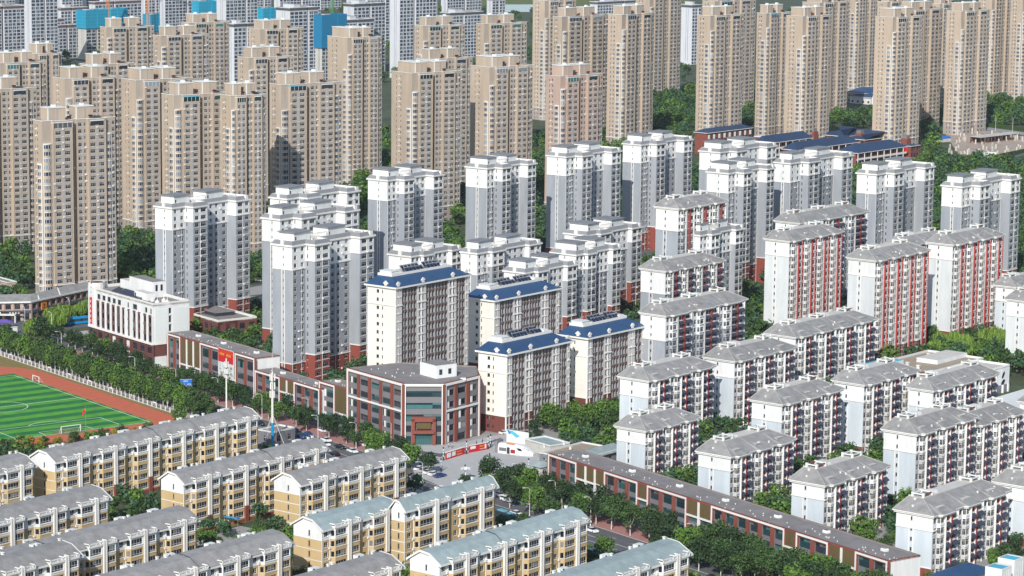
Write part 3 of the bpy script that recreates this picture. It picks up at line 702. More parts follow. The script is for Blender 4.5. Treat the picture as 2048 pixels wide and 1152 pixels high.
B_((130,158),27,52,243,106,'beige tower directly behind the one with the teal glazed corner terrace'); B_((178,130),27,52,268,160,'beige tower two rows behind the teal-terrace tower, only its crown showing'); B_((0,127),27,52,92,-22,'beige tower behind the one cut off beside the brown kiosk'); B_((70,108),27,52,123,52,'narrow beige tower next to the distant meadow patch')
B_((213,55),27,52,308,200,'beige tower in front of the building wrapped in bright cyan netting'); B_((322,72),27,52,418,306,'beige tower one step nearer than the one in front of the cyan netting'); B_((380,46),27,52,458,362,'beige tower close in front of the distant pale balcony tower')
B_((497,116),27,52,587,475,'beige tower between the twin-penthouse beige tower and the dark-capped pale tower'); B_((520,59),27,52,607,497,'beige tower in front of the dark-capped pale tower')
B_((846,52),28,50,930,829,'beige tower beside the distant tower with the broad white end wall'); B_((968,48),28,50,1054,952,'beige tower in front of the low dark-banded block near the pond'); B_((852,119),26,50,945,835,'beige tower with only its penthouses above the tower by the dark tree gap')
far_r = 'slender beige high-rise tower in the park-side back rows'
B_((1090,2),29,44,1152,1066,'tall beige tower nearest the distant pond'); B_((1124,34),29,42,1218,1107,'beige tower right behind the pinkish beige one')
B_((1244,30),30,38,1309,1216,'slender beige tower casting a dark shadow on the tower behind, trees at its foot')
B_((1421,32),30,42,1488,1395,'slender beige tower right behind the red brick gymnasium with the dark roof')
B_((1606,33),30,42,1664,1573,'slender beige tower standing directly behind the long red school wings')
B_((1786,35),30,43,1845,1751,'slender beige tower beside the blue-roofed kindergarten and behind the school')
B_((1923,23),29,42,1980,1894,'slender beige tower overlooking the derelict pile field and park')
B_((1533,27),29,42,1582,1518,'beige tower between the gymnasium tower and the one behind the school wings'); B_((1640,6),29,42,1699,1605,'beige tower overlapped by the one standing behind the school wings'); B_((1820,21),29,42,1886,1796,'beige tower overlapped by the one beside the kindergarten')
B_((1300,-18),29,42,1363,1272,'beige tower receiving the dark shadow of the slender tower before it'); B_((1430,3),29,42,1512,1405,'beige tower behind the one that backs the gymnasium'); B_((1712,-20),29,42,1757,1690,'beige tower rising straight above the kindergarten roofs')
B_((1985,-12),29,42,2029,1958,'beige tower just behind the one overlooking the pile field'); B_((2046,-8),29,42,2105,2022,'beige tower at the park edge cut by the frame'); B_((1775,4),28,42,1822,1755,'beige tower peeping over the one beside the kindergarten'); B_((1880,8),28,42,1920,1862,'beige tower between the kindergarten tower and the pile field tower')

GG = 'white-crowned grey towers'
def G_(c, xr, xl, label, N=18, az=36, **k): return grey(c, N, az, xr, xl, label, GG, **k)
G_((344,415),499,310,'grey tower with white crown and red brick base right behind the white hotel',detail=True)
G_((584,491),748,545,'grey tower with white crown beside the blue-roofed cream tower, red cloths at two windows',detail=True)
G_((560,438),717,524,'grey tower with white crown whose lower floors hide behind its twin by the cream tower')
G_((574,397),719,540,'grey tower with only its white crown showing above two stacked grey towers')
G_((775,360),886,736,'grey tower with white crown standing alone between dark trees and the beige towers')
G_((974,336),1072,932,'grey tower with white crown behind the low white block with a cyan roof hut')
G_((1132,313),1242,1094,'grey tower with white crown in front of the pinkish beige tower')
G_((1282,289),1385,1246,'grey tower with white crown nearest the red brick gymnasium')
G_((1440,304),1553,1399,'grey tower with white crown just below the first red school wing')
G_((1457,346),1549,1414,'grey tower with white crown overlapping another one below the school')
G_((1581,326),1706,1549,'grey tower with white crown in front of the middle school wing')
G_((1753,348),1869,1714,'grey tower with white crown in front of the red school end wall')
G_((1924,373),2041,1884,'grey tower with white crown beside the road that skirts the pile field',detail=True)
G_((822,512),922,777,'low grey block with white crown behind the tallest blue-roofed cream tower',N=11,PR=2.2)
G_((954,506),1082,922,'low grey block with white crown carrying a bright cyan roof hut',N=11,PR=2.2)
G_((1050,545),1154,1008,'low grey block with white crown and plants on its roof terrace',N=11,PR=2.2)
G_((1152,509),1242,1102,'low grey block with white crown behind the block with roof plants',N=12,PR=2.2)
G_((1174,470),1284,1129,'low grey block with white crown and red brick base beside the compound road',N=12,PR=2.2)
G_((1400,470),1487,1360,'grey block in deep shade behind the grey tower with the pitched roof',N=14,PR=2.2)

SG = 'grey hip-roofed apartment blocks'
slab((1357,417),18,38,1452,1312,'tall grey tower with white crown and pitched grey hip roof','white-crowned grey towers',units=3,style='grey',wtop=3,base=3,awn=False,detail=False,name='apartment_tower',cat='tower')
slab((1331,542),11,39,1447,1282,'grey hip-roofed block with red pillars and red roof frames above the other grey block',SG,units=4,style='grey',wtop=3,base=1,awn=True)
slab((1331,631),11,39,1491,1282,'grey hip-roofed block with dark awnings, a shadow on its end wall beside the cream tower',SG,units=3,style='grey',wtop=3,base=1)
slab((1599,446),14,39,1735,1551,'grey hip-roofed block tucked behind the first red-striped white tower',SG,units=3,style='grey',wtop=2,base=2,detail=False)
RG = 'red-striped white towers'
slab((1579,482),14,39,1684,1531,'red-striped white tower with hip roof in front of the grey hip-roofed block',RG,units=4,style='red',wtop=2,base=1,awn=False,name='apartment_tower',cat='tower',detail=True)
slab((1751,521),14,39,1857,1697,'red-striped white tower shading the next tower, above the tan-roofed nursery',RG,units=4,style='red',wtop=2,base=2,awn=False,name='apartment_tower',cat='tower',detail=True)
slab((1906,489),14,39,2006,1857,'red-striped white tower with willows at its brick base',RG,units=4,style='red',wtop=2,base=2,awn=False,name='apartment_tower',cat='tower',detail=True)
slab((1815,492),12,39,1900,1778,'lower red-striped block showing only its roof between two striped towers',RG,units=3,style='red',wtop=2,base=1,awn=False,detail=False)
slab((2031,574),8,39,2120,2001,'pale block cut by the frame edge behind the tall white end wall',None,units=3,style='pale',base=1)
slab((2068,604),9,39,2160,2014,'white end wall with brick base cut by the frame edge beside the nursery yard',None,units=3,style='red',base=2,awn=False,wtop=2)
PG = 'pale blue-grey awning blocks'
def W_(c, N, xr, xl, label, units=3, **k): return slab(c, N, 39, xr, xl, label, PG, units=units, style='pale', wtop=1.35 if N < 7 else 1.85, **k)
W_((1297,761),8,1428,1240,'pale awning block behind the blue-roofed cream tower pair, above the trees of the cream yard')
W_((1469,722),8,1590,1411,'pale awning block with brick corner showing behind a leafy green tree')
W_((1591,674),8,1751,1533,'long pale awning block directly below the red-striped towers',units=4)
W_((1291,861),6,1396,1234,'six-storey pale awning block beside the flat tan-roofed hall')
W_((1564,808),8,1683,1504,'pale awning block standing behind the six-storey block with a dark tree at its corner')
W_((1728,769),8,1836,1668,'pale awning block next to the tan-roofed nursery, its roof in front of the cyan shed')
W_((1866,781),8,1994,1833,'pale awning block right in front of the tan-roofed nursery building')
W_((1833,868),8,1951,1768,'pale awning block with the widest blank end wall above the lower six-storey blocks')
W_((1950,851),7,2046,1898,'pale awning block attached behind the block with the widest end wall')
W_((1461,913),6,1587,1397,'six-storey pale awning block behind the middle of the long brick shop strip')
W_((1649,970),6,1775,1584,'six-storey pale awning block rising behind the far end of the long brick shop strip')
W_((1866,1031),6,2016,1793,'six-storey pale awning block with dark trees below, beside the white tank cabinets')
W_((2066,975),6,2200,1991,'pale awning block with red base cut off by the frame edge')
W_((2110,812),7,2210,2040,'sliver of a pale awning block at the frame edge above the nursery playground')
CG = 'cream towers with blue roofs'
cream((790,575),14,38,936,735,'tallest cream tower with blue roof, behind the brick corner building',CG,detail=True)
cream((987,601),10,38,1118,934,'cream tower with blue roof half hidden behind the lower blue-roofed tower',CG,detail=True)
cream((1012,709),9,38,1139,957,'cream tower with blue roof and brown brick base beside the train-shaped kiosk',CG,detail=True)
cream((1174,676),9,38,1288,1120,'cream tower with blue roof next to the grey awning block',CG,detail=True)
YG = 'yellow walk-up blocks'
u38, v38 = dirs(38.5)
def Yr(r, L, label, units, N=5, roof='roof_grey', **k):
    z = N*2.9+.9; o = P(r[0], r[1], z)-u38*L; o.z = 0; FOOT.append((o,38.5,L,12.3,z))
    return yellow(None, 38.5, None, None, label, YG, units, N, roof, o=o, L=L, **k)
yellow((110,925),38.5,516,62,'longest yellow block with grey roof along the running track',YG,6,seam=[.5,.69])
Yr((68,932),46,'yellow block end cut by the frame beside the longest block near the football pitch',3)
yellow((367,968),38.5,654,322,'yellow block with grey roof and gable facing the shady garden path',YG,4,seam=[.62])
yellow((600,971),38.5,813,548,'yellow block with grey roof beside the parking row at the plaza',YG,3)
yellow((644,1061),38.5,797,587,'yellow block with teal roof and blank gable attached to a forward teal-roofed block',YG,2,roof='roof_teal')
yellow((809,1023),38.5,991,783,'teal-roofed yellow block at the street beside the double-deck canopy trees and plaza',YG,2,6,roof='roof_teal')
yellow((879,1130),38.5,1175,820,'long teal-roofed yellow block with the bus passing behind it',YG,4,6,roof='roof_teal',seam=[.42])
Yr((1378,1108),70,'teal-roofed yellow block nearest the brick shop strip, cut by the lower frame',4,6,'roof_teal')
Yr((218,998),62,'yellow block with grey roof beside the dark garden trees, cut by the frame',4)
Yr((393,1041),74,'stepped grey-roofed yellow block ending at the blue sheltered yard',5,seam=[.3])
Yr((583,1090),62,'grey-roofed yellow block with white gable cap below the shady garden',4,seam=[.45])
Yr((803,1135),48,'grey-roofed yellow block with only its roof end above the lower frame',3)
Yr((160,1112),60,'grey-roofed yellow block low at the frame corner with bare gable',4)
# far pale towers and netted shells
FG = 'far pale towers with dark window bands'
fl = 'distant pale tower with dark window bands and a dark roof band'
def F_(c, N, xr, xl, label=fl, az=44, **k): return far(c, N, az, xr, xl, label, FG, **k)
F_((-30,14),15,56,-60,'distant dark-windowed slab with a brown roof band cut by the frame corner',band='band_brown')
F_((62,-22),22,114,48); F_((64,40),10,128,57,band='band_brown')
F_((88,52),9,160,75,'low distant pale block with brown roof band beside the cyan netted shell',band='band_brown')
F_((122,16),13,174,110,band='band_brown'); F_((190,4),13,282,178,band='band_brown'); F_((262,22),8,321,253,band='band_brown'); F_((290,-12),14,322,281); F_((330,-10),16,398,320)
F_((172,26),13,213,155,'unfinished concrete tower wrapped in bright cyan netting',net=14,wall='concrete',band='concrete')
F_((222,22),11,252,210,'half-hidden netted shell right beside the cyan wrapped tower',net=12,wall='concrete',band='concrete')
F_((300,34),9,345,288,'low netted shell behind the beige twin penthouses',net=14,wall='concrete',band='concrete')
F_((398,8),14,436,388,'netted shell with cyan top next to the tower crane',net=12,wall='concrete',band='concrete')
F_((527,22),13,552,515,'narrow netted shell beside the dark-capped pale tower',net=20,wall='concrete',band='concrete')
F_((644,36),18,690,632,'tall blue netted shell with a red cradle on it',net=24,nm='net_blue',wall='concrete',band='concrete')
F_((452,-6),19,514,433); F_((468,48),18,507,452); F_((580,16),19,636,552); F_((708,8),19,770,687); F_((692,40),15,747,668); F_((655,72),11,672,640)
F_((800,-14),23,872,780,'distant pale tower with a broad white end wall and lower half in shade'); F_((840,-20),20,874,832); F_((900,26),13,966,880); F_((895,-20),16,962,885); F_((985,-4),12,1010,975)
F_((1385,10),17,1402,1363,'distant white slab tower standing alone behind the park trees'); F_((1195,4),12,1276,1180); F_((560,-14),14,640,548); F_((735,-18),17,800,722)
for i in range(15):
    x = -20+i*66+random.Random(i).uniform(-12,12); zb = P(x, 22+random.Random(i+50).uniform(-8,10)); N_ = random.Random(i+9).choice((9,11,16,18))
    y = proj((zb.x,zb.y,N_*2.95+3.2))[1]; F_((x,y), N_, x+40, x-12, 'hazy pale tower in the farthest row behind the netted shells', band='band_brown' if i % 3 == 0 else 'band_dark')
# ------------------------------------------------------------------ street frame: s along the shop strip, t out to the road
A0 = P(1098,975); RD, RV = dirs(143.5); RN = -RV
def S(s, t, z=0.0): p = A0+RD*s+RN*t; return Vector((p.x,p.y,z))
def ubreak(o, az, z, xs):
    u, v = dirs(az); return [bis(lambda t: proj(Vector((o.x,o.y,z))+u*t)[0]-x, -5, 400) for x in xs]
# ------------------------------------------------------------------ brick shop strips
def bayrow(b, p, q, h, fl, n, kind='t3', pil=1.45, whites=()):
    """n glazed bays between brick piers on the wall line p-q"""
    L = math.hypot(q[0]-p[0],q[1]-p[1]); w_ = L/n; ang = math.atan2(q[1]-p[1],q[0]-p[0])
    cs = [((i+.5)*w_, w_-pil-.25, kind if kind != 't3' or (i*7+n) % 3 else 'k3') for i in range(n)]
    b.panel(p, q, 0, h, cs, fl, [(1e9,'grey_panel')], dep=.25)
    for i in range(n+1):
        m = MB(); m.box(-pil/2,pil/2,-.4,.1,0,h-.1,'brick'); t = MB(); t.add(m, ang, p[0]+math.cos(ang)*i*w_, p[1]+math.sin(ang)*i*w_, 0); b.part('brick_pier', t)
    t = MB(); m = MB(); m.box(0,L,-.42,.1,h-.75,h+.3,'brick'); t.add(m, ang, p[0], p[1], 0); b.part('brick_beam', t)
    if whites:
        for i, j in whites:
            m = MB(); m.box((i+.30)*w_,(i+.30)*w_+.9,-.12,.1,fl[j][0],fl[j][1],'white_trim'); t = MB(); t.add(m, ang, p[0], p[1], 0); b.part('white_panel', t)
def wframe(b, p, q, h, z0=0.0, wd=.42, sides=(1,1)):
    L = math.hypot(q[0]-p[0],q[1]-p[1]); ang = math.atan2(q[1]-p[1],q[0]-p[0]); m = MB()
    m.box(0,L,-.62,-.1,h-wd,h+.12,'white_trim')
    if sides[0]: m.box(0,wd,-.62,-.1,z0,h-wd,'white_trim')
    if sides[1]: m.box(L-wd,L,-.62,-.1,z0,h-wd,'white_trim')
    t = MB(); t.add(m, ang, p[0], p[1], 0); b.part('white_frame', t)
def meshbay(b, p, q, h, fl, n, zm):
    L = math.hypot(q[0]-p[0],q[1]-p[1]); w_ = L/n; x0 = p[0]; y = p[1]
    b.panel(p, q, 0, h, [((i+.5)*w_, w_-1.0, 't3') for i in range(n)], fl[:-1], [(1e9,'grey_panel')], dep=.25)
    for i in range(n):
        m = MB(); m.box(x0+i*w_+.25,x0+(i+1)*w_-.25,y-.35,y-.05,zm+.3,h-.3,'brown_mesh')
        for k in range(3): m.box(x0+i*w_+.8+k*(w_-1.6)/3,x0+i*w_+.8+(k+.72)*(w_-1.6)/3,y-.42,y-.35,zm+1.0,zm+2.6,'brown_mesh')
        b.part('mesh_screen', m)
        if i: m = MB(); m.box(x0+i*w_-.38,x0+i*w_+.38,y-.6,y-.05,0,h-.15,'white_trim'); b.part('white_mullion', m)
    m = MB(); m.box(x0,x0+L,y-.62,y-.05,zm-.3,zm+.2,'white_trim'); b.part('white_ledge', m)
    m = MB(); m.box(x0,x0+L,y-.4,y+.1,h-.3,h+.3,'brick'); b.part('brick_beam', m)
def skylight(k): k.box(-.9,.9,-.7,.7,0,.55,'white_trim'); k.frust((-.9,.9,-.7,.7),.55,(-.75,.75,-.55,.55),.8,'white_trim','glass_blue')
def flatroof(b, poly, h, m='roof_tar', par=.3, pm='brick'):
    r = MB(); cap(r, poly, h-.1, m); b.part('roof', r)
    c = MB(); ring(c, poly, 0, h-.3, 0, h+par, pm); ring(c, poly, 0, h+par, -.25, h+par, pm); ring(c, poly, -.25, h+par, -.25, h-.1, m if pm == 'brick' else pm); b.part('parapet', c)
def strip(label, c, h, az, spec, xend, xback, dots=60, floors=None, end='white'):
    o = P(*c, h); o.z = 0; xs = ubreak(o, az, h, [s[0] for s in spec]+[xend]); xs[0] = 0; L = xs[-1]
    u, v = dirs(az); e = Vector((o.x,o.y,h))+u*L
    D = bis(lambda t: proj(e+v*t)[0]-xback, 1, 40)
    b = Bld('shop_strip', label, 'building', None, o, az, True)
    fl = floors
    for i, (x, kind, n) in enumerate(spec):
        p, q = (xs[i],0), (xs[i+1],0)
        if kind == 'b': bayrow(b, p, q, h, fl, n); wframe(b, p, q, h)
        elif kind == 'w': bayrow(b, p, q, h, fl, n, whites=[(0,0),(0,1),(0,2)]); wframe(b, p, q, h)
        elif kind == 'm': meshbay(b, p, q, h, fl, n, fl[-1][0]-1.6 if len(fl) < 3 else (fl[1][1]+.4 if h < 12 else fl[1][0]-.9))
    for p, q, m in (((L,0),(L,D),end),((L,D),(0,D),'pale_panel'),((0,D),(0,0),'brick')): b.panel(p,q,0,h,[],[],m)
    if end == 'white':
        for k in range(1,7): b.trim.box(L,L+.02,D*k/7-.03,D*k/7+.03,0,h,'coping')
        for k in range(1,4): b.trim.box(L,L+.02,0,D,h*k/4-.03,h*k/4+.03,'coping')
    flatroof(b, [(0,0),(L,0),(L,D),(0,D)], h)
    me = shared('roof_skylight', skylight); r = random.Random(label)
    for k in range(max(2,int(L/20))): link('roof_skylight', me, b.roof or b.root, None, ((k+.5)*L/max(2,int(L/20))+r.uniform(-2,2), D*.62, h-.1))
    vents(b, [(r.uniform(.5,L-.5), D*.35+r.gauss(0,D*.13)) for _ in range(dots//2)], h-.1, s=.2)
    for k in range(int(L/26)): m = MB(); xx = (k+1)*L/(int(L/26)+1); m.box(xx-.12,xx+.12,.4,D-.4,h-.1,h+.12,'grey_panel'); b.part('roof_seam', m)
    FOOT.append((o,az,L,D,h)); b.done(); return b, o, L, D, xs
FL3 = [(.2,2.9),(4.2,5.6),(7.0,9.6)]
strip('long two-tone brick shop strip with white frames and white end wall beside the tree-lined street',(1099,908),10.7,145.5,
      [(1099,'b',3),(1155,'m',3),(1211,'b',3),(1277,'m',1),(1297,'b',3),(1375,'m',2),(1425,'b',6),(1571,'m',1),(1595,'b',2),(1658,'m',2),(1713,'b',2)],1777,1841,dots=150,floors=FL3)
b1, o1, L1, D1, x1s = strip('brick shop strip with the red billboard on its front beside the white hotel',(337,667),14.0,143.5,
      [(337,'b',2),(362,'m',3),(402,'b',2),(440,'m',2),(472,'b',2)],510.5,559.5,dots=40,floors=[(.3,3.2),(5.0,7.2),(9.2,12.4)])
strip('lower brick shop strip between the billboard strip and the corner building',(512,741),10.7,143.5,[(512,'b',3),(561,'m',2),(590,'b',3)],640.5,680,dots=25,floors=FL3)
strip('short brick shop section attached to the five-storey corner building',(640.5,763),13.0,143.5,[(640.5,'w',1),(671,'m',1)],696,735,dots=8,floors=[(.3,3.0),(4.8,6.8),(8.4,11.0)])
# billboard on the first strip: red head with gold lettering-like strokes, pale aerial picture below
m = MB(); xa, xb = x1s[3]+.4, x1s[4]-.3
bb = thing('billboard', 'tall red and white billboard hung on the brick shop front', 'billboard', None, o1, math.radians(90-143.5))
m.box(xa,xb,-1.0,-.75,3.8,14.6,'frame'); m.build('board', bb)
m = MB(); m.q([(xa,-1.02,9.6),(xb,-1.02,9.6),(xb,-1.02,14.5),(xa,-1.02,14.5)],'red_sign'); m.build('red_head', bb)
mat('gold',(.80,.48,.05),var=0); mat('photo_green',(.22,.30,.20),var=.6,scale=.9,streak=False); mat('photo_pale',(.62,.66,.66),var=.35,scale=.7,streak=False); mat('sunset',(.56,.05,.02),var=.2)
m = MB(); m.q([(xa,-1.03,12.9),(xb,-1.03,12.9),(xb,-1.03,14.4),(xa,-1.03,14.0)],'sunset'); m.build('head_glow', bb)
r = random.Random(3)
def glyphs(parent, x0, z0, n, w_, h_, m_, y=-1.05, name='lettering'):
    """block-like characters built from strokes"""
    mb = MB()
    for i in range(n):
        xx = x0+i*w_*1.15
        for k in range(3): zz = z0+h_*(.1+.35*k); mb.box(xx+r.uniform(0,.15)*w_,xx+w_*r.uniform(.8,1),y-.02,y,zz,zz+h_*.12,m_)
        for k in range(2): vx = xx+w_*(r.uniform(.15,.35)+.4*k); mb.box(vx,vx+w_*.12,y-.02,y,z0+h_*r.uniform(0,.3),z0+h_*r.uniform(.8,1),m_)
    return mb.build(name, parent)
wd = xb-xa; glyphs(bb, xa+wd*.10, 12.1, 4, wd*.07, .95, 'gold'); glyphs(bb, xa+wd*.54, 12.0, 4, wd*.07, .95, 'gold')
m = MB(); m.q([(xa,-1.03,4.0),(xb,-1.03,4.0),(xb,-1.03,9.6),(xa,-1.03,9.6)],'photo_pale'); m.build('picture', bb)
m = MB()
for _ in range(26): xx = r.uniform(xa+.3,xb-1.2); zz = r.uniform(4.2,8.2); m.box(xx,xx+r.uniform(.5,1.6),-1.06,-1.03,zz,zz+r.uniform(.2,.9),r.choice(['photo_green','concrete','roof_tan','photo_green']))
m.build('picture_detail', bb)
# ------------------------------------------------------------------ five-storey corner building
oA = P(696,855); pts = [P(696,855), P(807,889.5), P(887,889.5), P(956.5,871)]
H5 = 20.6
b = Bld('corner_building', 'five-storey brick corner building with chamfered glazed entrance front by the plaza', 'building', None, Vector((oA.x,oA.y,0)), 143.5, True)
u5, v5 = dirs(143.5)
lp = [((p-oA).dot(u5),(p-oA).dot(v5)) for p in pts]
bk = [(lp[3][0]-13.5,lp[3][1]+9.0),(lp[0][0]+2,lp[0][1]+21)]
F5 = [(.3,2.7),(4.2,6.3),(8.0,10.3),(12.2,14.2),(16.2,18.2)]
bayrow(b, lp[0], lp[1], H5, F5, 5, 't3', whites=[(0,0),(0,1),(0,2),(0,3),(0,4),(3,1),(3,2),(3,0)]); wframe(b, lp[0], lp[1], H5, wd=.7)
bayrow(b, lp[1], lp[2], H5, F5[2:], 1, 't4', pil=1.3); wframe(b, lp[1], lp[2], H5, wd=.7)
bayrow(b, lp[2], lp[3], H5, F5, 3, 'd2', whites=[(0,0),(0,1),(0,2),(0,3),(0,4),(1,1),(1,2),(1,3),(2,0),(2,1),(2,2),(2,3),(2,4)]); wframe(b, lp[2], lp[3], H5, wd=.7)
for p, q in ((lp[0],lp[1]),(lp[2],lp[3])):
    L_ = math.hypot(q[0]-p[0],q[1]-p[1]); m = MB(); m.box(.5,L_-.5,-.6,-.1,11.0,11.6,'white_trim'); t = MB(); t.add(m, math.atan2(q[1]-p[1],q[0]-p[0]), p[0], p[1], 0); b.part('white_ledge', t)
ang = math.atan2(lp[2][1]-lp[1][1],lp[2][0]-lp[1][0]); Lc = math.hypot(lp[2][0]-lp[1][0],lp[2][1]-lp[1][1])
def addc(name, f, kind=None):
    m = MB(); f(m); t = MB(); t.add(m, ang, lp[1][0], lp[1][1], 0); return b.part(name, t, kind)
addc('entrance_portal', lambda m: (m.box(Lc*.2,Lc*.28,-1.5,.1,0,9.0,'brick'), m.box(Lc*.72,Lc*.80,-1.5,.1,0,9.0,'brick'), m.box(Lc*.2,Lc*.8,-1.5,.1,8.0,9.6,'brick'), m.box(Lc*.23,Lc*.77,-2.3,.1,4.2,5.1,'brick')))
addc('entrance_glazing', lambda m: (m.box(Lc*.28,Lc*.72,-.5,-.3,.1,3.9,'glass_teal'), [m.box(Lc*(.28+.055*k)-.05,Lc*(.28+.055*k)+.05,-.58,-.5,.1,3.9,'frame_dark') for k in range(9)], m.box(Lc*.28,Lc*.72,-.58,-.5,2.4,2.55,'frame_dark')))
addc('mesh_screen', lambda m: m.box(Lc*.32,Lc*.68,-.9,-.6,5.6,7.7,'brown_mesh'))
addc('shop_window', lambda m: m.box(Lc*.06,Lc*.18,-.35,-.2,.2,3.0,'glass_teal')); addc('shop_window', lambda m: m.box(Lc*.83,Lc*.94,-.35,-.2,.2,3.0,'glass_teal'))
addc('shop_window', lambda m: m.box(Lc*.06,Lc*.18,-.35,-.2,4.6,6.6,'glass_dim')); addc('shop_window', lambda m: m.box(Lc*.83,Lc*.94,-.35,-.2,4.6,6.6,'glass_dim'))
for p, q in ((lp[3],bk[0]),(bk[0],bk[1]),(bk[1],lp[0])): b.panel(p,q,0,H5,[],[],'brick')
flatroof(b, lp+bk, H5)
# lift house on the roof
m = MB(); _q = P(872,757,H5)-oA; hx, hy = _q.dot(u5), _q.dot(v5)
t = MB(); t.box(0,9.5,0,8.5,0,4.4,'white','roof_tar'); t.box(9.52,9.6,1.3,2.5,1.2,3.0,'glass_dim'); t.box(9.52,9.6,5,6.2,1.2,3.0,'glass_dim')
for k in range(1,6): t.box(9.5*k/6-.02,9.5*k/6+.02,-.02,0,0,4.4,'coping')
m.add(t, math.radians(0), hx-9.5, hy, H5-.1); b.part('lift_house', m)
r = random.Random(5); vents(b, [(lp[0][0]+6+r.random()*18, lp[0][1]+3+r.random()*11) for _ in range(12)], H5-.1, s=.25)
me = shared('roof_skylight', skylight); link('roof_skylight', me, b.roof or b.root, None, (lp[2][0]-3,lp[2][1]+10,H5-.1),.9)
b.done(); FOOT.append((Vector((oA.x,oA.y,0)),143.5,42,24,20))
# ------------------------------------------------------------------ white hotel
oh = P(179,574.5,24.0); oh.z = 0; uh, vh = dirs(143.5)
Lh = bis(lambda t: proj(Vector((oh.x,oh.y,24))+uh*t)[0]-305.8, 5, 120); e = Vector((oh.x,oh.y,24))+uh*Lh
Dh = bis(lambda t: proj(e+vh*t)[0]-378.7, 3, 50)
b = Bld('hotel', 'white six-storey hotel on a dark brick base with solar panels on its roof', 'building', None, oh, 143.5, True)
FLh = [(.4,3.4),(4.9,7.4)]; Zb = 8.8
nb = 9; wb = Lh/nb
b.panel((0,0),(Lh,0),0,Zb,[((i+.5)*wb,wb-1.5,'k3') for i in range(nb)],FLh,[(1e9,'brick_dark')],dep=.25)
for i in range(nb+1): m = MB(); m.box(i*wb-.5,i*wb+.5,-.35,.05,0,Zb-.2,'brick_dark'); b.part('brick_pier', m)
for i, j in ((3,0),(5,0),(3,1),(5,1),(7,0)): m = MB(); m.box((i+.55)*wb-.9,(i+.55)*wb+.9,-.3,.05,FLh[j][0],FLh[j][1],'white_trim'); b.part('white_panel', m)
m = MB(); m.box(-.4,Lh+.4,-.7,.1,Zb-.3,Zb+.45,'white_trim'); m.box(Lh,Lh+.4,0,Dh,Zb-.3,Zb+.45,'white_trim'); b.part('string_course', m)
# upper storeys: white piers, recessed brick slots with stacked windows, narrow clerestory row on top
ns = 11; x0 = Lh*.10; w1 = (Lh-x0)/ns
sl_ = [(.5+i)*w1 for i in range(ns)]
cs = []
for i in range(ns): cs.append((x0+sl_[i], w1*.46 if i not in (6,8) else .8, 'p'))
b.panel((0,0),(Lh,0),Zb,19.6,[],[],[(1e9,'brick_dark')])
for i in range(ns+1):
    xx = x0+i*w1; wv = w1*.155 if i not in (6,7,9) else w1*.30
    m = MB(); m.box(xx-wv,min(xx+wv,Lh),-.32,.05,Zb+.4,19.6,'white'); b.part('white_pier', m)
for i in range(ns):
    for f in range(3): b.wins.append((wtpl('d2', w1*.34, 2.0), 0.0, (x0+sl_[i], -.12, Zb+1.0+f*3.5)))
    for f in range(1,4):
        m = MB(); m.box(x0+sl_[i]-w1*.23,x0+sl_[i]+w1*.23,-.3,0,Zb-.3+f*3.5,Zb+.5+f*3.5,'slab_dark'); b.part('spandrel', m)
b.panel((0,0),(Lh,0),19.6,24,[(x0+w1*(.6+1.0*i),w1*.62,'k2') for i in range(5)]+[(x0+w1*(6.3),w1*.3,'d1'),(x0+w1*7.6,w1*.8,'k2'),(x0+w1*9.7,w1*.45,'d2'),(x0+w1*10.6,w1*.3,'d1')],[(20.4,22.3)],[(1e9,'white')])
b.panel((0,0),(x0*.9,0),Zb,19.6,[],[],'white')
m = MB(); m.box(0,x0-.3,-.6,.05,Zb+.4,24.2,'white'); b.part('white_pier', m)
m = MB(); m.box(x0*.30,x0*.62,-.9,-.6,Zb+1.2,20.5,'red_sign'); b.part('red_sign_board', m)
r = random.Random(9); gm = MB()
for k in range(9): zz = Zb+2+k*1.95; gm.box(x0*.36,x0*.56,-.94,-.9,zz,zz+.25,'frame'); gm.box(x0*.44,x0*.48,-.94,-.9,zz-.4,zz+.9,'frame'); gm.box(x0*.36,x0*.56,-.94,-.9,zz+.6,zz+.75,'frame')
b.part('lettering', gm)
# side wall: white tiled with dark recess, brick base
b.panel((Lh,0),(Lh,Dh),0,Zb,[(Dh*.42,Dh*.16,'k2')],[(4.6,7.6)],[(3.9,'pale_panel'),(1e9,'brick_dark')])
b.panel((Lh,0),(Lh,Dh),Zb,24,[(Dh*.47,1.2,'k2')],[(9.8,12.5),(13.2,15.9),(16.6,19.3),(20,22.2)],[(1e9,'white')],dep=.5)
for y0_, y1_ in ((.05*Dh,.42*Dh),(.54*Dh,.95*Dh)):
    m = MB(); m.box(Lh,Lh+.12,y0_,y1_,Zb+.6,22.2,'pale_panel')
    for k in range(1,6): m.box(Lh+.12,Lh+.14,y0_+(y1_-y0_)*k/6-.03,y0_+(y1_-y0_)*k/6+.03,Zb+.6,22.2,'coping')
    for k in range(1,9): m.box(Lh+.12,Lh+.14,y0_,y1_,Zb+.6+1.5*k-.03,Zb+.6+1.5*k+.03,'coping')
    b.part('tiled_wall_panel', m)
b.panel((Lh,Dh),(0,Dh),0,24,[],[],'white'); b.panel((0,Dh),(0,0),0,24,[],[],'white')
flatroof(b, [(0,0),(Lh,0),(Lh,Dh),(0,Dh)], 23.6, 'roof_tar', 1.0, 'white_trim')
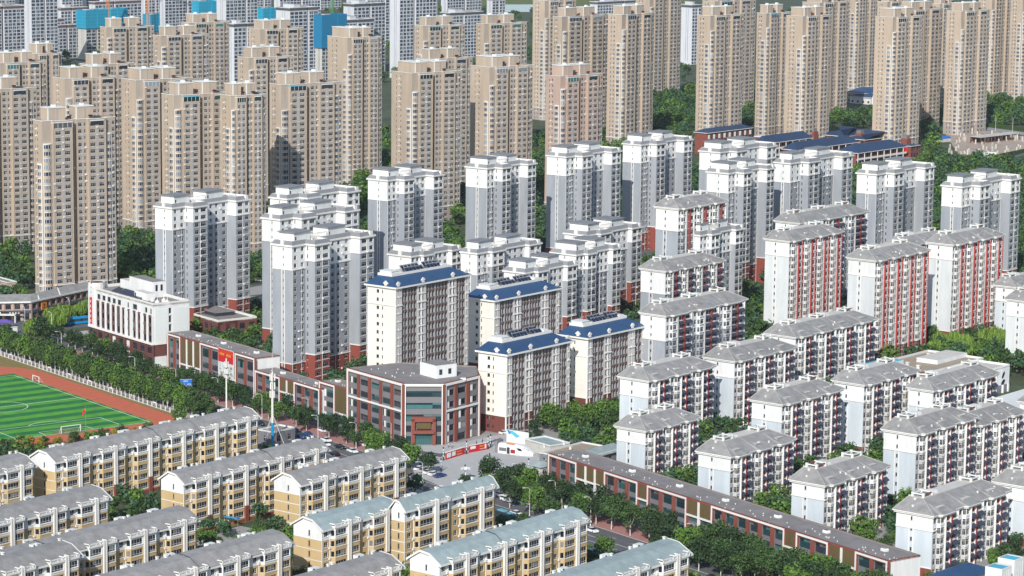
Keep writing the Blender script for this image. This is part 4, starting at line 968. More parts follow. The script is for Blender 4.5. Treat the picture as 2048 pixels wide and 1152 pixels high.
# rounded dark corner turret
m = MB(); m.prism([(-1+3.2*math.cos(a)+1.2, 3+3.4*math.sin(a)) for a in [i*math.pi/8 for i in range(16)]],Zb,26,'white_trim','brick_dark',cap=False)
m.prism([(.2+2.6*math.cos(a), 3+2.8*math.sin(a)) for a in [i*math.pi/8 for i in range(16)]],23,25.9,'brick_dark'); m.prism([(.2+3.1*math.cos(a), 3+3.3*math.sin(a)) for a in [i*math.pi/8 for i in range(16)]],0,Zb,'glass_dim'); b.part('corner_turret', m)
m = MB(); m.box(Lh*.30,Lh*.66,Dh*.60,Dh*.98,23.5,29.6,'white','roof_tar'); m.box(Lh*.66,Lh*.66+.05,Dh*.68,Dh*.74,26,28.4,'glass_dim'); m.box(Lh*.66,Lh*.66+.05,Dh*.82,Dh*.88,26,28.4,'glass_dim'); m.box(Lh*.14,Lh*.30,Dh*.62,Dh*.9,23.5,27.5,'white','roof_pale'); b.part('stair_house', m)
m = MB(); m.box(Lh*.56,Lh*.76,Dh*.28,Dh*.5,23.5,26.2,'white','roof_pale'); m.box(Lh*.57,Lh*.585,Dh*.27,Dh*.28,24,25.5,'glass_dim'); b.part('stair_house', m)
def hp(k): k.q([(0,0,.2),(4.4,0,.2),(4.4,3.4,1.5),(0,3.4,1.5)],'solar'); k.q([(0,0,.12),(4.4,0,.12),(4.4,3.4,1.42),(0,3.4,1.42)],'metal'); [k.box(xx-.03,xx+.03,0,.02,.1,.22,'frame') for xx in (0,1.1,2.2,3.3,4.4)]; k.box(.1,.2,3.2,3.3,0,1.4,'metal'); k.box(4.2,4.3,3.2,3.3,0,1.4,'metal')
me = shared('solar_panel_big', hp)
for i in range(5): link('solar_panel', me, b.roof, None, (Lh*.22+i*4.7, Dh*.22+.2*(i%2), 23.6))
def fan(k): k.tube((0,0,0),(0,0,.9),.9,.9,10,'white_trim'); k.tube((0,0,.9),(0,0,1.5),.5,.1,8,'white_trim'); k.box(-.08,.08,-.08,.08,1.4,2.6,'white_trim')
me = shared('roof_fan', fan)
for x, y in ((.80,.35),(.86,.55),(.90,.3),(.94,.5)): link('roof_fan', me, b.roof, None, (Lh*x,Dh*y,23.5))
b.done(); FOOT.append((oh,143.5,Lh,Dh,24))
# annex behind the hotel
oo = P(475,640,8.5); oo.z = 0; oo = oo-uh*34+vh*0
b = Bld('hotel_annex', 'low flat-roofed annex with white rim behind the hotel', 'building', None, oo, 143.5, True)
b.panel((0,0),(34,0),0,8.5,[],[],'brick_dark'); b.panel((34,0),(34,-9),0,8.5,[],[],'brick_dark')
poly = [(0,-9),(34,-9),(34,9),(0,9)]
for p, q in zip(poly, poly[1:]+poly[:1]): b.panel(p,q,0,8.5,[((i+.5)*4.5,2.6,'k3') for i in range(int(math.hypot(q[0]-p[0],q[1]-p[1])/4.5))],[(4.8,7.2)],'brick_dark')
flatroof(b, poly, 8.5, 'roof_tar', .8, 'white_trim')
m = MB(); m.box(4,22,-3,6,8.4,9.8,'glass_dim'); m.box(3.8,22.2,-3.2,6.2,9.8,10,'roof_tar'); b.part('glass_lantern', m)
b.done()
# ------------------------------------------------------------------ shop row across the cross street
def shoprow():
    h = 8.2; a = P(-30,604,h); c = P(62,602,h); e = P(200,572,h)
    b = Bld('shop_row', 'low two-storey shop row with grey roof and signs across the cross street', 'building', None, Vector((a.x,a.y,0)), 90, True)
    pa = (0,0); pc = (c.x-a.x,c.y-a.y); pe = (e.x-a.x,e.y-a.y)
    for p, q, n, mt in ((pa,pc,5,'mosaic_tan'),(pc,pe,11,'mosaic_tan')):
        L = math.hypot(q[0]-p[0],q[1]-p[1]); w_ = L/n
        b.panel(p,q,0,h,[((i+.5)*w_,w_*.62,'k3') for i in range(n)],[(.3,3.0),(4.9,6.9)],mt)
        ang = math.atan2(q[1]-p[1],q[0]-p[0]); m = MB(); m.box(0,L,-.5,0,3.3,4.4,'band_dark'); t = MB(); t.add(m,ang,*p,0); b.part('sign_band', t)
        for i in range(n+1): m = MB(); m.box(i*w_-.35,i*w_+.35,-.3,.05,0,h,'mosaic_tan' if p is pa else 'slab_dark'); t = MB(); t.add(m,ang,*p,0); b.part('pier', t)
    dn = (6,12)
    back = [(pe[0]-4,pe[1]+11),(pc[0]-2,pc[1]+12),(pa[0],pa[1]+12)]
    poly = [pa,pc,pe]+back
    rf = MB(); fr = [(p[0],p[1]-.8) for p in (pa,pc,pe)]; md = [(pa[0],pa[1]+7),(pc[0]-1,pc[1]+7),(pe[0]-3,pe[1]+6)]
    for i in range(2):
        rf.q([(*fr[i],h),(*fr[i+1],h),(*md[i+1],h+1.9),(*md[i],h+1.9)],'roof_grey'); rf.q([(*md[i],h+1.9),(*md[i+1],h+1.9),(*back[1-i],h),(*back[2-i],h)],'roof_grey')
    b.part('roof', rf)
    m = MB()
    for i in range(2): 
        p, q = fr[i], fr[i+1]; L = math.hypot(q[0]-p[0],q[1]-p[1]); t = MB(); t.box(0,L,-.25,.1,h-.6,h+.05,'coping'); m.add(t, math.atan2(q[1]-p[1],q[0]-p[0]), *p, 0)
    b.part('eave_board', m)
    for k in (.12,.42): 
        x, y = pc[0]+(pe[0]-pc[0])*k, pc[1]+(pe[1]-pc[1])*k; m = MB(); m.q([(x-.25,y-.9,h+.08),(x+.25,y-.9,h+.08),(x-2,y+6.2,h+2.0),(x-2.5,y+6.2,h+2.0)],'white_trim'); b.part('roof_flashing', m)
    for p, q in ((pe,back[0]),(back[0],back[1]),(back[1],back[2])): b.panel(p,q,0,h,[],[],'mosaic_tan')
    t = MB(); ang = math.atan2(pe[1]-pc[1],pe[0]-pc[0]); s_ = MB(); s_.box(6,9.4,-.9,-.5,3.6,6.6,'orange'); s_.box(7.3,8.1,-.93,-.9,5.2,6.1,'dark'); s_.box(7.1,8.3,-.93,-.9,4.3,4.8,'dark'); t.add(s_,ang,*pc,0); b.part('orange_sign', t)
    m = MB(); m.box(3,16,-.7,-.5,3.45,4.25,'dark'); b.part('sign_board', m); m = MB(); m.tube((6,-.72,3.85),(6,-.7,3.85),.5,.5,10,'frame'); b.part('sign_emblem', m)
    mm = MB(); m_ = b; 
    for k in range(4): mm.box(10+k*1.2,10.8+k*1.2,-.74,-.7,3.6,3.72,'frame'); mm.box(10.3+k*1.2,10.45+k*1.2,-.74,-.7,3.5,4.2,'frame'); mm.box(10+k*1.2,10.8+k*1.2,-.74,-.7,3.95,4.05,'frame')
    b.part('sign_lettering', mm)
    m = MB(); m.box(1.5,1.9,-3,-.3,0,3.4,'white_trim'); m.box(1.5,13,-3,-.3,3.1,3.5,'white_trim'); m.box(12.6,13,-3,-.3,0,3.4,'white_trim'); b.part('white_canopy', m)
    b.done(); FOOT.append((Vector((a.x,a.y,0)),90,60,16,8))
shoprow()
def lowbox(name, label, c, h, az, xr, xl, wall, roof, cat='building', wins=None, par=.4, pm=None, D=None, detail=True, kind='n2'):
    o, L, D = site(c, h, az, xr, xl, 0, D)
    b = Bld(name, label, cat, None, o, az, detail); D = max(D,3)
    for p, q in (((0,0),(L,0)),((L,0),(L,D)),((L,D),(0,D)),((0,D),(0,0))):
        l_ = math.hypot(q[0]-p[0],q[1]-p[1]); n = max(1,int(l_/3.6))
        b.panel(p,q,0,h,[((i+.5)*l_/n,1.7,kind) for i in range(n)] if wins else [],wins or [],wall)
    flatroof(b, [(0,0),(L,0),(L,D),(0,D)], h, roof, par, pm or 'coping'); FOOT.append((o,az,L,D,h))
    return b, L, D
b, L, D = lowbox('tan_kiosk','low brown flat-roofed house behind the shop row',(14,566,),6.5,52,34,-45,'mosaic_tan','roof_tar'); b.done()
# hall with tan flat roof beside the long strip, and the gatehouse
b, L, D = lowbox('flat_hall','flat grey-brown roofed hall between the plaza and the pale awning block',(1158,921),5.8,39,1242,1080,'grey_panel','roof_tan',wins=[(2.4,4.6)])
m = MB(); m.frust((-.6,L+.6,-.8,.4),5.6,(-.6,L+.6,3.2,3.6),7.4,'roof_teal'); b.part('sloped_eave', m); vents(b, [(L*.2,9),(L*.5,12),(L*.7,18),(L*.35,20)],5.8,s=.6); b.done()
b, L, D = lowbox('gatehouse','small white and red gatehouse beside the end of the long brick strip',(1080,935),6.2,52,1100,1064,'white_facade','roof_teal',wins=[(.6,2.4),(3.8,5.4)],kind='n2')
m = MB(); m.box(-.15,L+.15,-.15,D+.15,2.7,3.5,'brick'); b.part('brick_belt', m); m = MB(); m.frust((-.6,L+.6,-.6,D+.6),6.2,(L*.3,L*.7,D*.3,D*.7),7.8,'roof_teal'); b.part('hip_roof', m); m = MB(); m.box(L+.2,L+3.5,-.5,1.5,2.4,2.7,'blue_sign'); b.part('blue_canopy', m); b.done()
b, L, D = lowbox('low_shed','low grey sheet-roofed shed under the cream yard trees',(1100,893),3.4,52,1140,1050,'concrete','roof_teal'); b.done()
b, L, D = lowbox('flat_house','dark flat-roofed house below the tall white mast',(546,866),4.6,38.5,590,515,'grey_panel','roof_tar',wins=[(1.2,3.2)]); b.done()
# nursery: tan and white, round-cornered window shapes on its end
b, L, D = lowbox('nursery_building','tan flat-roofed nursery with slit windows in its white end wall',(1833,754),9.0,39,1967,1740,'white','roof_tan',D=24,par=.7)
vents(b, [(L*.3,8),(L*.35,14),(L*.6,10),(L*.55,15),(L*.15,5),(L*.8,18)],9.0,s=.9)
m = MB(); m.box(L*.12,L*.22,12,16,9,12.4,'pale_panel','cyan_roof'); b.part('roof_hut', m); m = MB(); m.box(-6,4,14,19,9,12.4,'roof_tan','cyan_roof'); m.box(-5.9,3.9,13.9,13.95,10,12,'glass_dim'); b.part('roof_hut', m)
m = MB(); m.box(L*.55,L*1.0,7,16,9,10.6,'white','roof_pale'); b.part('raised_roof', m); b.done()
o = P(1962,747,9.5); o.z = 0
b = Bld('nursery_wing','white nursery end wing with leaf-shaped slit windows facing the playground','building',None,o,39,True)
b.panel((0,0),(21,0),0,9.5,[],[],[(3.0,'grey_panel'),(1e9,'white')]); 
for p, q in (((21,0),(21,14)),((21,14),(0,14)),((0,14),(0,0))): b.panel(p,q,0,9.5,[],[],'white')
flatroof(b, [(0,0),(21,0),(21,14),(0,14)], 9.5, 'roof_pale', .6, 'white_trim')
for x, zz, w_, h_, tl in ((3,6.6,.5,2.2,.1),(7.5,6.3,1.1,3.4,.35),(11.8,6.8,.5,2.0,.1),(16.5,6.6,.9,2.6,.5),(16.5,3.9,1.3,2.2,.6)):
    m = MB(); pts_ = [(x+w_*math.sin(a)+tl*h_*.5*math.cos(a), zz+h_*.5*math.cos(a)) for a in [i*math.pi/5 for i in range(10)]]
    m.q([(p[0],-.04,p[1]) for p in pts_],'glass_dim'); m.q([(x+(p[0]-x)*1.15,-.02,zz+(p[1]-zz)*1.12) for p in pts_],'frame'); b.part('leaf_window', m)
for x in (2,9,16,20): m = MB(); m.box(x-.4,x+.4,-.5,.3,0,3.0,'white'); b.part('porch_post', m)
b.done(); FOOT.append((o,39,21,14,9))
# white water-tank cabinets and blue roof at the lower right corner
for c, lab in (((2004,1141),'white tank cabinet with pale blue top, in front of the other cabinet'),((2029,1123),'white tank cabinet with pale blue top, behind the other cabinet')):
    o = P(c[0],c[1],11.0); o.z = 0; t_ = thing('tank_cabinet', lab, 'cabinet', 'white tank cabinets', o, math.radians(90-39))
    m = MB(); m.box(0,5.2,0,5.0,0,11.0,'white'); m.build('body', t_)
    m = MB(); ring(m, [(0,0),(5.2,0),(5.2,5),(0,5)], .02, 10.8, .02, 11.3, 'white_trim'); ring(m, [(0,0),(5.2,0),(5.2,5),(0,5)], .02, 11.3, -.25, 11.3, 'white_trim'); m.build('rim', t_)
    m = MB(); m.q([(.2,.2,11.05),(5,.2,11.05),(5,4.8,11.05),(.2,4.8,11.05)],'cyan_roof'); m.build('top', t_)
    for k in range(5): m = MB(); m.box(.6+k*.95,.72+k*.95,-.06,0,3,10.6,'coping'); m.build('rib', t_)
    FOOT.append((o,39,5.2,5,11))
o = P(1938,1150,6.0); o.z = 0
b = Bld('blue_roof_house','dark blue hip-roofed house beside the white tank cabinets','building',None,o-dirs(39)[0]*4,39,True)
for p, q in (((0,0),(16,0)),((16,0),(16,9)),((16,9),(0,9)),((0,9),(0,0))): b.panel(p,q,0,5.2,[],[],'white_facade')
m = MB(); m.frust((-.7,16.7,-.7,9.7),5.2,(5,11,4.3,4.7),7.4,'roof_blue'); b.part('roof', m); b.done()
# ------------------------------------------------------------------ red school
def wing(label, c, h, az, xr, xl, fl, gallery=True, roofh=4.2, ridge=None, name='school_wing'):
    o, L, D = site(c, h, az, xr, xl); D = max(D, 7)
    b = Bld(name, label, 'building', 'red brick school wings', o, az, False)
    n = max(3,int(L/3.6))
    R = rows(fl, h/fl, 0, .9, h/fl-.7)
    b.panel((0,0),(L,0),0,h,[((i+.5)*L/n,2.0,'k2') for i in range(n)],R,'brick')
    for p, q in (((L,0),(L,D)),((L,D),(0,D)),((0,D),(0,0))): b.panel(p,q,0,h,[],[],'brick')
    if gallery:
        for f in range(1,fl): m = MB(); m.box(0,L,-1.6,.0,f*h/fl-.25,f*h/fl+.0,'white_trim'); m.box(0,L,-1.65,-1.5,f*h/fl,f*h/fl+.95,'white_trim'); b.part('gallery', m)
        for i in range(0,n+1,2): m = MB(); m.box(i*L/n-.2,i*L/n+.2,-1.7,-1.3,0,h,'white_trim'); b.part('gallery_post', m)
    m = MB(); e = 1.9 if gallery else .8; m.box(-.8,L+.8,-e,D+.8,h-.3,h+.05,'white_trim'); b.part('eave_board', m)
    m = MB(); m.frust((-.7,L+.7,-e+.1,D+.7),h+.05,(D*.45,L-D*.45,D*.45,D*.55),h+roofh,'roof_navy'); b.part('roof', m)
    return b.done(), o, L, D
wing('red brick school wing nearest the gymnasium, dark roof and white galleries',(1528,287),12.5,40,1621,1508,3)
wing('middle red brick school wing with dark hip roof',(1592,300),12.5,40,1714,1566,3)
wing('red brick school wing with dark hip roof closest to the white-crowned towers',(1712,306),12.5,40,1809,1674,3)
wing('red brick link wing with white gable behind the middle school wing',(1690,276),10,130,1730,1760,3,False)
wing('red brick link wing with white gable behind the last school wing',(1635,268),10,130,1690,1700,3,False)
for c, lab, m_ in (((1628,262),'red stair tower at the back of the first school wing','brick'),((1722,266),'red stair tower at the back of the middle school wing','brick'),((1814,276),'red stair tower at the end of the last school wing','brick'),
                   ((1614,283),'white-topped stair tower in front of the middle school wing','white'),((1709,293),'white-topped stair tower in front of the last school wing','white'),((1521,273),'white-topped stair tower in front of the first school wing','white')):
    o = P(*c,13.5); o.z = 0; t_ = thing('stair_tower', lab, 'tower', None, o, math.radians(50)); m = MB(); m.box(0,5,0,4.5,0,13,'brick'); m.build('shaft', t_); m = MB(); m.box(-.4,5.4,-.4,4.9,13,13.5,'white_trim') if m_ == 'white' else m.box(.6,4.4,.6,3.9,13,15,'grey_panel'); m.build('crown', t_)
    if m_ == 'white': m = MB(); m.box(0.02,4.98,-.05,0,10.2,13,'white'); m.build('white_front', t_)
    FOOT.append((o,40,5,4.5,13))
_e = wing('red school end block with a bright red panel',(1822,292),12,40,1838,1808,3,False,.4)
m = MB(); m.box(-.12,-.02,_e[3]*.35,_e[3]*.95,3,11.5,'red_sign'); m.build('red_panel', _e[0])
b_, o, L, D = wing('red brick gymnasium with dark parapet roof and white arched windows',(1414,266),14,40,1504,1390,2,False,2.2,name='gymnasium')
for i in range(9): m = MB(); xx = 2+i*(L-4)/8; m.box(xx-1.0,xx+1.0,-.2,-.02,9.8,12.2,'white_trim'); m.prism([(xx+1.0*math.cos(a),-.2+.18*(k%2)) for k,a in enumerate([0,math.pi])]+[(xx,-.1)],12.2,12.6,'white_trim'); m.build('arched_window', b_)
# kindergarten far behind with blue roofs
def hipblock(name, label, c, h, az, xr, xl, wall, roof, rh=3.0, D=None):
    o, L, D = site(c, h, az, xr, xl, 0, D); D = max(D,8)
    b = Bld(name, label, 'building', None, o, az, False)
    for p, q in (((0,0),(L,0)),((L,0),(L,D)),((L,D),(0,D)),((0,D),(0,0))):
        l_ = math.hypot(q[0]-p[0],q[1]-p[1]); n = max(2,int(l_/4)); b.panel(p,q,0,h,[((i+.5)*l_/n,1.8,'k2') for i in range(n)],rows(max(1,int(h/3.5)),3.5,0,1,2.6),wall)
    m = MB(); m.box(-1,L+1,-1,D+1,h-.3,h,'white_trim'); b.part('eave_board', m); m = MB(); m.frust((-.9,L+.9,-.9,D+.9),h,(L*.35,L*.65,D*.4,D*.6),h+rh,roof); b.part('roof', m)
    FOOT.append((o,az,L,D,h)); return b.done()
hipblock('kindergarten','blue hip-roofed kindergarten main house between two slender beige towers',(1694,184),8,128,1732,1760,'mosaic_tan','roof_blue',3.5,D=22)
hipblock('kindergarten_wing','lower blue-roofed kindergarten wing with white arches',(1700,192),5.5,128,1753,1790,'white_facade','roof_blue',2.5,D=16)
o = P(1747,212); t_ = thing('white_spire','small white pointed spire on the kindergarten wall','spire',None,o); m = MB(); m.box(-1.5,1.5,-1.5,1.5,0,4.5,'white'); m.build('base', t_); m = MB(); m.frust((-1.6,1.6,-1.6,1.6),4.5,(-.05,.05,-.05,.05),10,'pale_panel'); m.build('spire_cap', t_)
hipblock('orange_shop','grey-roofed shop with orange front seen between two grey towers',(532,524),7.5,128,575,500,'orange','roof_grey',1.5,D=12)
hipblock('park_shed','long pale shed roof at the park edge behind the slender tower',(1372,172),4,128,1402,1380,'concrete','roof_pale',1.0,D=12)
# ------------------------------------------------------------------ ground, streets, pitch
mat('soil_green', (.075,.095,.05), var=.45, scale=.06, streak=False); mat('asphalt', (.12,.122,.13), var=.18, scale=.3, streak=False)
mat('paving', (.40,.385,.36), var=.14, scale=.5, streak=False); mat('pink_paving', (.42,.215,.20), var=.2, scale=.9, streak=False)
mat('plaza_stone', (.42,.425,.42), var=.1, scale=.4, streak=False); mat('kerb', (.50,.49,.47), var=.1); mat('paint_white', (.75,.75,.73), var=.15, scale=2)
mat('turf_light', (.095,.32,.036), var=.28, scale=.2, streak=False); mat('turf_dark', (.018,.17,.04), var=.28, scale=.2, streak=False); mat('track_red', (.55,.145,.08), var=.12, scale=.4, streak=False)
mat('dry_grass', (.26,.20,.075), var=.3, scale=.6, streak=False); mat('lawn', (.13,.155,.035), var=.35, scale=.4, streak=False); mat('sand_soil', (.42,.35,.29), var=.25, scale=.15, streak=False)
mat('hedge', (.035,.075,.018), var=.4, scale=1.5, streak=False); mat('pond', (.04,.11,.20), rough=.15, var=.1, scale=.05, streak=False); mat('yard_path', (.32,.315,.31), var=.15, scale=.3, streak=False)
def sheet(name, pts, z, m):
    b = MB(); b.q([(p.x,p.y,z) for p in pts], m); return structure(name, b)
def rect(name, s0, s1, t0, t1, z, m): return sheet(name, [S(s0,t0),S(s1,t0),S(s1,t1),S(s0,t1)], z, m)
def slabst(name, pts, z0, z1, m, side='kerb'):
    b = MB(); b.prism([(p.x,p.y) for p in pts], z0, z1, side, m); return structure(name, b)
g = MB(); g.q([(-9000,-200,0),(9000,-200,0),(9000,16000,0),(-9000,16000,0)],'soil_green'); structure('ground', g)
rect('yard_paving', -330, 190, -160, -14, .02, 'yard_path')
rect('cross_road', -396, -338, -420, 330, .02, 'asphalt')
for t0, t1 in ((-420,-8),(14,330)):
    b = MB(); b.prism([(p.x,p.y) for p in (S(-371,t0),S(-368,t0),S(-368,t1),S(-371,t1))],0,.15,'kerb','lawn'); structure('median', b)
rect('main_road', -338, 280, 19.5, 35.5, .02, 'asphalt'); rect('service_lane', -320, 280, 4.6, 10.6, .02, 'asphalt')
for s0, s1 in ((-330,-66),(-4,280)):
    slabst('pavement', [S(s0,-14 if s0 < -200 else -1),S(s1,-14 if s0 < -200 else -1),S(s1,4.5),S(s0,4.5)], 0, .13, 'paving')
    slabst('pink_pavement', [S(s0,10.7),S(s1,10.7),S(s1,19.3),S(s0,19.3)], 0, .13, 'pink_paving')
slabst('side_pavement', [S(-338,35.6),S(280,35.6),S(280,40),S(-338,40)], 0, .13, 'paving')
slabst('plaza', [P(832,952),P(940,996),P(1108,968),P(1072,905),P(1010,868),P(960,878),P(890,892),P(800,892)], 0, .15, 'plaza_stone')
sheet('plaza_lane', [P(985,966),P(1078,937),P(1084,947),P(1000,978)], .17, 'asphalt'); sheet('plaza_apron', [P(1000,980),P(1084,949),P(1092,976),P(1040,1000)], .172, 'paving')
sheet('plaza_ring_lane', [P(760,896),P(822,905),P(880,915),P(950,898),P(1000,880),P(1003,876),P(950,893),P(880,908),P(824,900),P(770,890)], .172, 'asphalt')
# lane dashes on the main road, one painted piece each
b_ = MB(); b_.box(-1.6,1.6,-.08,.08,0,.004,'paint_white'); me = b_.mesh('lane_dash')
lm = structure('lane_marking', (lambda b: (b.q([(*S(-330,27.4).xy,.03),(*S(275,27.4).xy,.03),(*S(275,27.6).xy,.03),(*S(-330,27.6).xy,.03)],'paint_white'),b)[1])(MB()))
for k in range(60):
    for t in (23.6,31.4): p = S(-328+k*10,t,.03); link('lane_dash', me, lm, None, p, math.radians(90-143.5))
# compound roads between the towers and the pile field road
sheet('compound_road', [P(1236,612),P(1290,590),P(1330,600),P(1262,640),P(1236,640)], .03, 'yard_path'); sheet('tower_lane', [P(500,575),P(530,570),P(560,600),P(500,612)], .03, 'yard_path')
sheet('park_road', [P(1700,222),P(1840,236),P(2060,266),P(2060,272),P(1840,243),P(1700,229)], .03, 'yard_path')
sheet('pile_field', [P(1886,260),P(1985,262),P(2060,276),P(2060,302),P(2009,316),P(1924,316),P(1908,295)], .03, 'sand_soil')
sheet('field_road', [P(1930,322),P(2060,304),P(2060,330),P(1975,350),P(1900,345)], .03, 'asphalt')
sheet('far_meadow', [P(80,136),P(200,118),P(240,140),P(120,170)], .05, 'lawn'); sheet('meadow_path', [P(150,120),P(190,128),P(180,134),P(140,126)], .07, 'sand_soil')
sheet('far_field', [P(900,20),P(1380,14),P(1380,-8),P(900,-8)], .05, 'lawn'); sheet('pond', [P(985,24),P(1068,24),P(1068,9),P(1010,9)], .08, 'pond')
sheet('garden_lawn', [P(395,1075),P(640,1000),P(640,960),P(560,960),P(340,1040)], .03, 'lawn'); sheet('garden_yard', [P(380,1095),P(470,1082),P(520,1060),P(480,1052),P(390,1080)], .05, 'yard_path')
sheet('nursery_yard', [P(1975,800),P(2075,770),P(2075,820),P(1985,840)], .06, 'pale_panel')
# football pitch with mown stripes, running track, verge
rect('verge', -300, -138, 40, 140, .02, 'dry_grass')
tr = MB(); pts = []
def rr(s0, s1, t0, t1, rad):
    out = []
    for cs, ct, a0 in ((s1-4,t0+4,0),(s1-4,t1-4,1),(s0+rad,t1-rad,2),(s0+rad,t0+rad,3)):
        rd = 4 if a0 < 2 else rad
        for k in range(7): a = math.pi/2*(a0-1)+math.pi/2*k/6; out.append(S(cs+rd*math.cos(a), ct+rd*math.sin(a)))
    return out
tr.q([(p.x,p.y,.04) for p in rr(-285,-143,42.6,126,26)],'track_red'); structure('running_track', tr)
pf = MB(); n = 22
for k in range(n):
    s0 = -262+k*106.8/n; s1 = s0+106.8/n; pf.q([(*S(s0,53).xy,.06),(*S(s1,53).xy,.06),(*S(s1,118).xy,.06),(*S(s0,118).xy,.06)],'turf_light' if k % 2 else 'turf_dark')
pitch = structure('football_pitch', pf)
def line(s0, t0, s1, t1, w_=.14):
    a, c = S(s0,t0), S(s1,t1); d = (c-a).normalized(); nn = Vector((-d.y,d.x,0))*w_
    return [(*(a+nn).xy,.08),(*(c+nn).xy,.08),(*(c-nn).xy,.08),(*(a-nn).xy,.08)]
ln = MB()
for q in ((-259,54.5,-156,54.5),(-156,54.5,-156,116),(-259,54.5,-259,116),(-259,116,-156,116),(-207.5,54.5,-207.5,116),(-156,65,-172.5,65),(-172.5,65,-172.5,105),(-172.5,105,-156,105),(-156,76,-161.5,76),(-161.5,76,-161.5,94),(-161.5,94,-156,94)): ln.q(line(*q),'paint_white')
for cs, ct, rd, a0, a1 in ((-207.5,85,9.15,0,2*math.pi),(-167,85,9.15,math.pi*.70,math.pi*1.30)):
    for k in range(32):
        a = a0+(a1-a0)*k/32; c_ = a0+(a1-a0)*(k+1)/32; ln.q(line(cs+rd*math.cos(a),ct+rd*math.sin(a),cs+rd*math.cos(c_),ct+rd*math.sin(c_)),'paint_white')
o = ln.build('pitch_line', pitch)
mat('worn_turf', (.16,.22,.07), var=.4, scale=.5, streak=False)
wt = MB(); wt.q([(*S(-157+4.5*math.cos(a),85+6*math.sin(a)*(1+.15*math.sin(5*a))).xy,.07) for a in [k*math.pi/10 for k in range(20)]],'worn_turf'); wt.build('worn_patch', pitch)
def goal(label, s, t, wd, h, rz):
    g_ = thing('football_goal', label, 'goal', None, S(s,t), rz)
    for x in (-wd/2,wd/2): m = MB(); m.box(x-.1,x+.1,-.1,.1,0,h,'frame'); m.build('post', g_); m = MB(); m.tube((x,0,h),(x,1.6,0),.06,.06,5,'frame'); m.build('stay', g_)
    m = MB(); m.box(-wd/2,wd/2,-.1,.1,h-.1,h+.1,'frame'); m.build('crossbar', g_); m = MB(); m.tube((-wd/2,1.6,.05),(wd/2,1.6,.05),.05,.05,5,'frame'); m.build('ground_bar', g_)
goal('white football goal on the goal line nearest the shrubs', -155.5, 85, 7.3, 2.44, math.radians(90-53.5)); goal('small white training goal standing on the touchline by the red track', -243, 53.5, 5, 2.2, math.radians(90-143.5))
# school fence
fn = thing('school_fence', 'white-posted school fence with grey panels between the running track and the hedge trees', 'fence', None, S(-298,40.3), math.radians(90-143.5))
fp = MB(); fp.box(-.16,.16,-.16,.16,0,1.6,'white_trim'); fp.box(-.22,.22,-.22,.22,1.6,1.7,'white_trim'); fpm = fp.mesh('fence_post')
fq = MB(); fq.box(.2,3.0,-.03,.03,.25,.35,'metal'); fq.box(.2,3.0,-.03,.03,1.4,1.5,'metal'); fq.box(.2,3.0,-.06,.06,0,.25,'concrete')
for k in range(9): fq.box(.35+k*.3,.42+k*.3,-.02,.02,.35,1.45,'grey_panel')
fqm = fq.mesh('fence_panel')
bd_ = MB(); bd_.box(.5,2.6,-.12,-.06,.6,1.9,'frame'); bdm = bd_.mesh('notice_panel')
for k in range(44):
    link('fence_post', fpm, fn, None, (k*3.2,0,0)); link('fence_panel', fqm, fn, None, (k*3.2,0,0))
    if k % 5 == 2: link('notice_panel', bdm, fn, None, (k*3.2,.25,0))
# ------------------------------------------------------------------ vegetation
def leafmat(name, col, var=.38):
    m = mat(name, col, rough=.75, var=0, isl=var, spec=.15)
for n_, c_ in (('leaf_dark',(.034,.064,.028)),('leaf_mid',(.052,.098,.032)),('leaf_green',(.088,.165,.034)),('leaf_bright',(.135,.22,.04)),('leaf_yellow',(.25,.22,.03)),('leaf_olive',(.13,.13,.045)),('leaf_far',(.050,.105,.048))): leafmat(n_, c_)
mat('bark', (.16,.13,.10), var=.2); mat('bark_white', (.55,.53,.49), var=.1)
def leafquad(v, f, p, d, size, rnd, asp=1.0):
    n = len(v)
    a = Vector((rnd.gauss(0,1),rnd.gauss(0,1),rnd.gauss(0,1))).normalized()
    nrm = (d*.9+a*.8).normalized(); t = nrm.orthogonal().normalized(); b = nrm.cross(t)
    an = rnd.uniform(0,6.28); t, b = t*math.cos(an)+b*math.sin(an), b*math.cos(an)-t*math.sin(an)
    t *= size*.5*asp; b *= size*.5
    for k in (-t-b*.4, t*.2-b, t+b*.3, -t*.1+b): v.append(tuple(p+k))
    f.append((n,n+1,n+2,n+3))
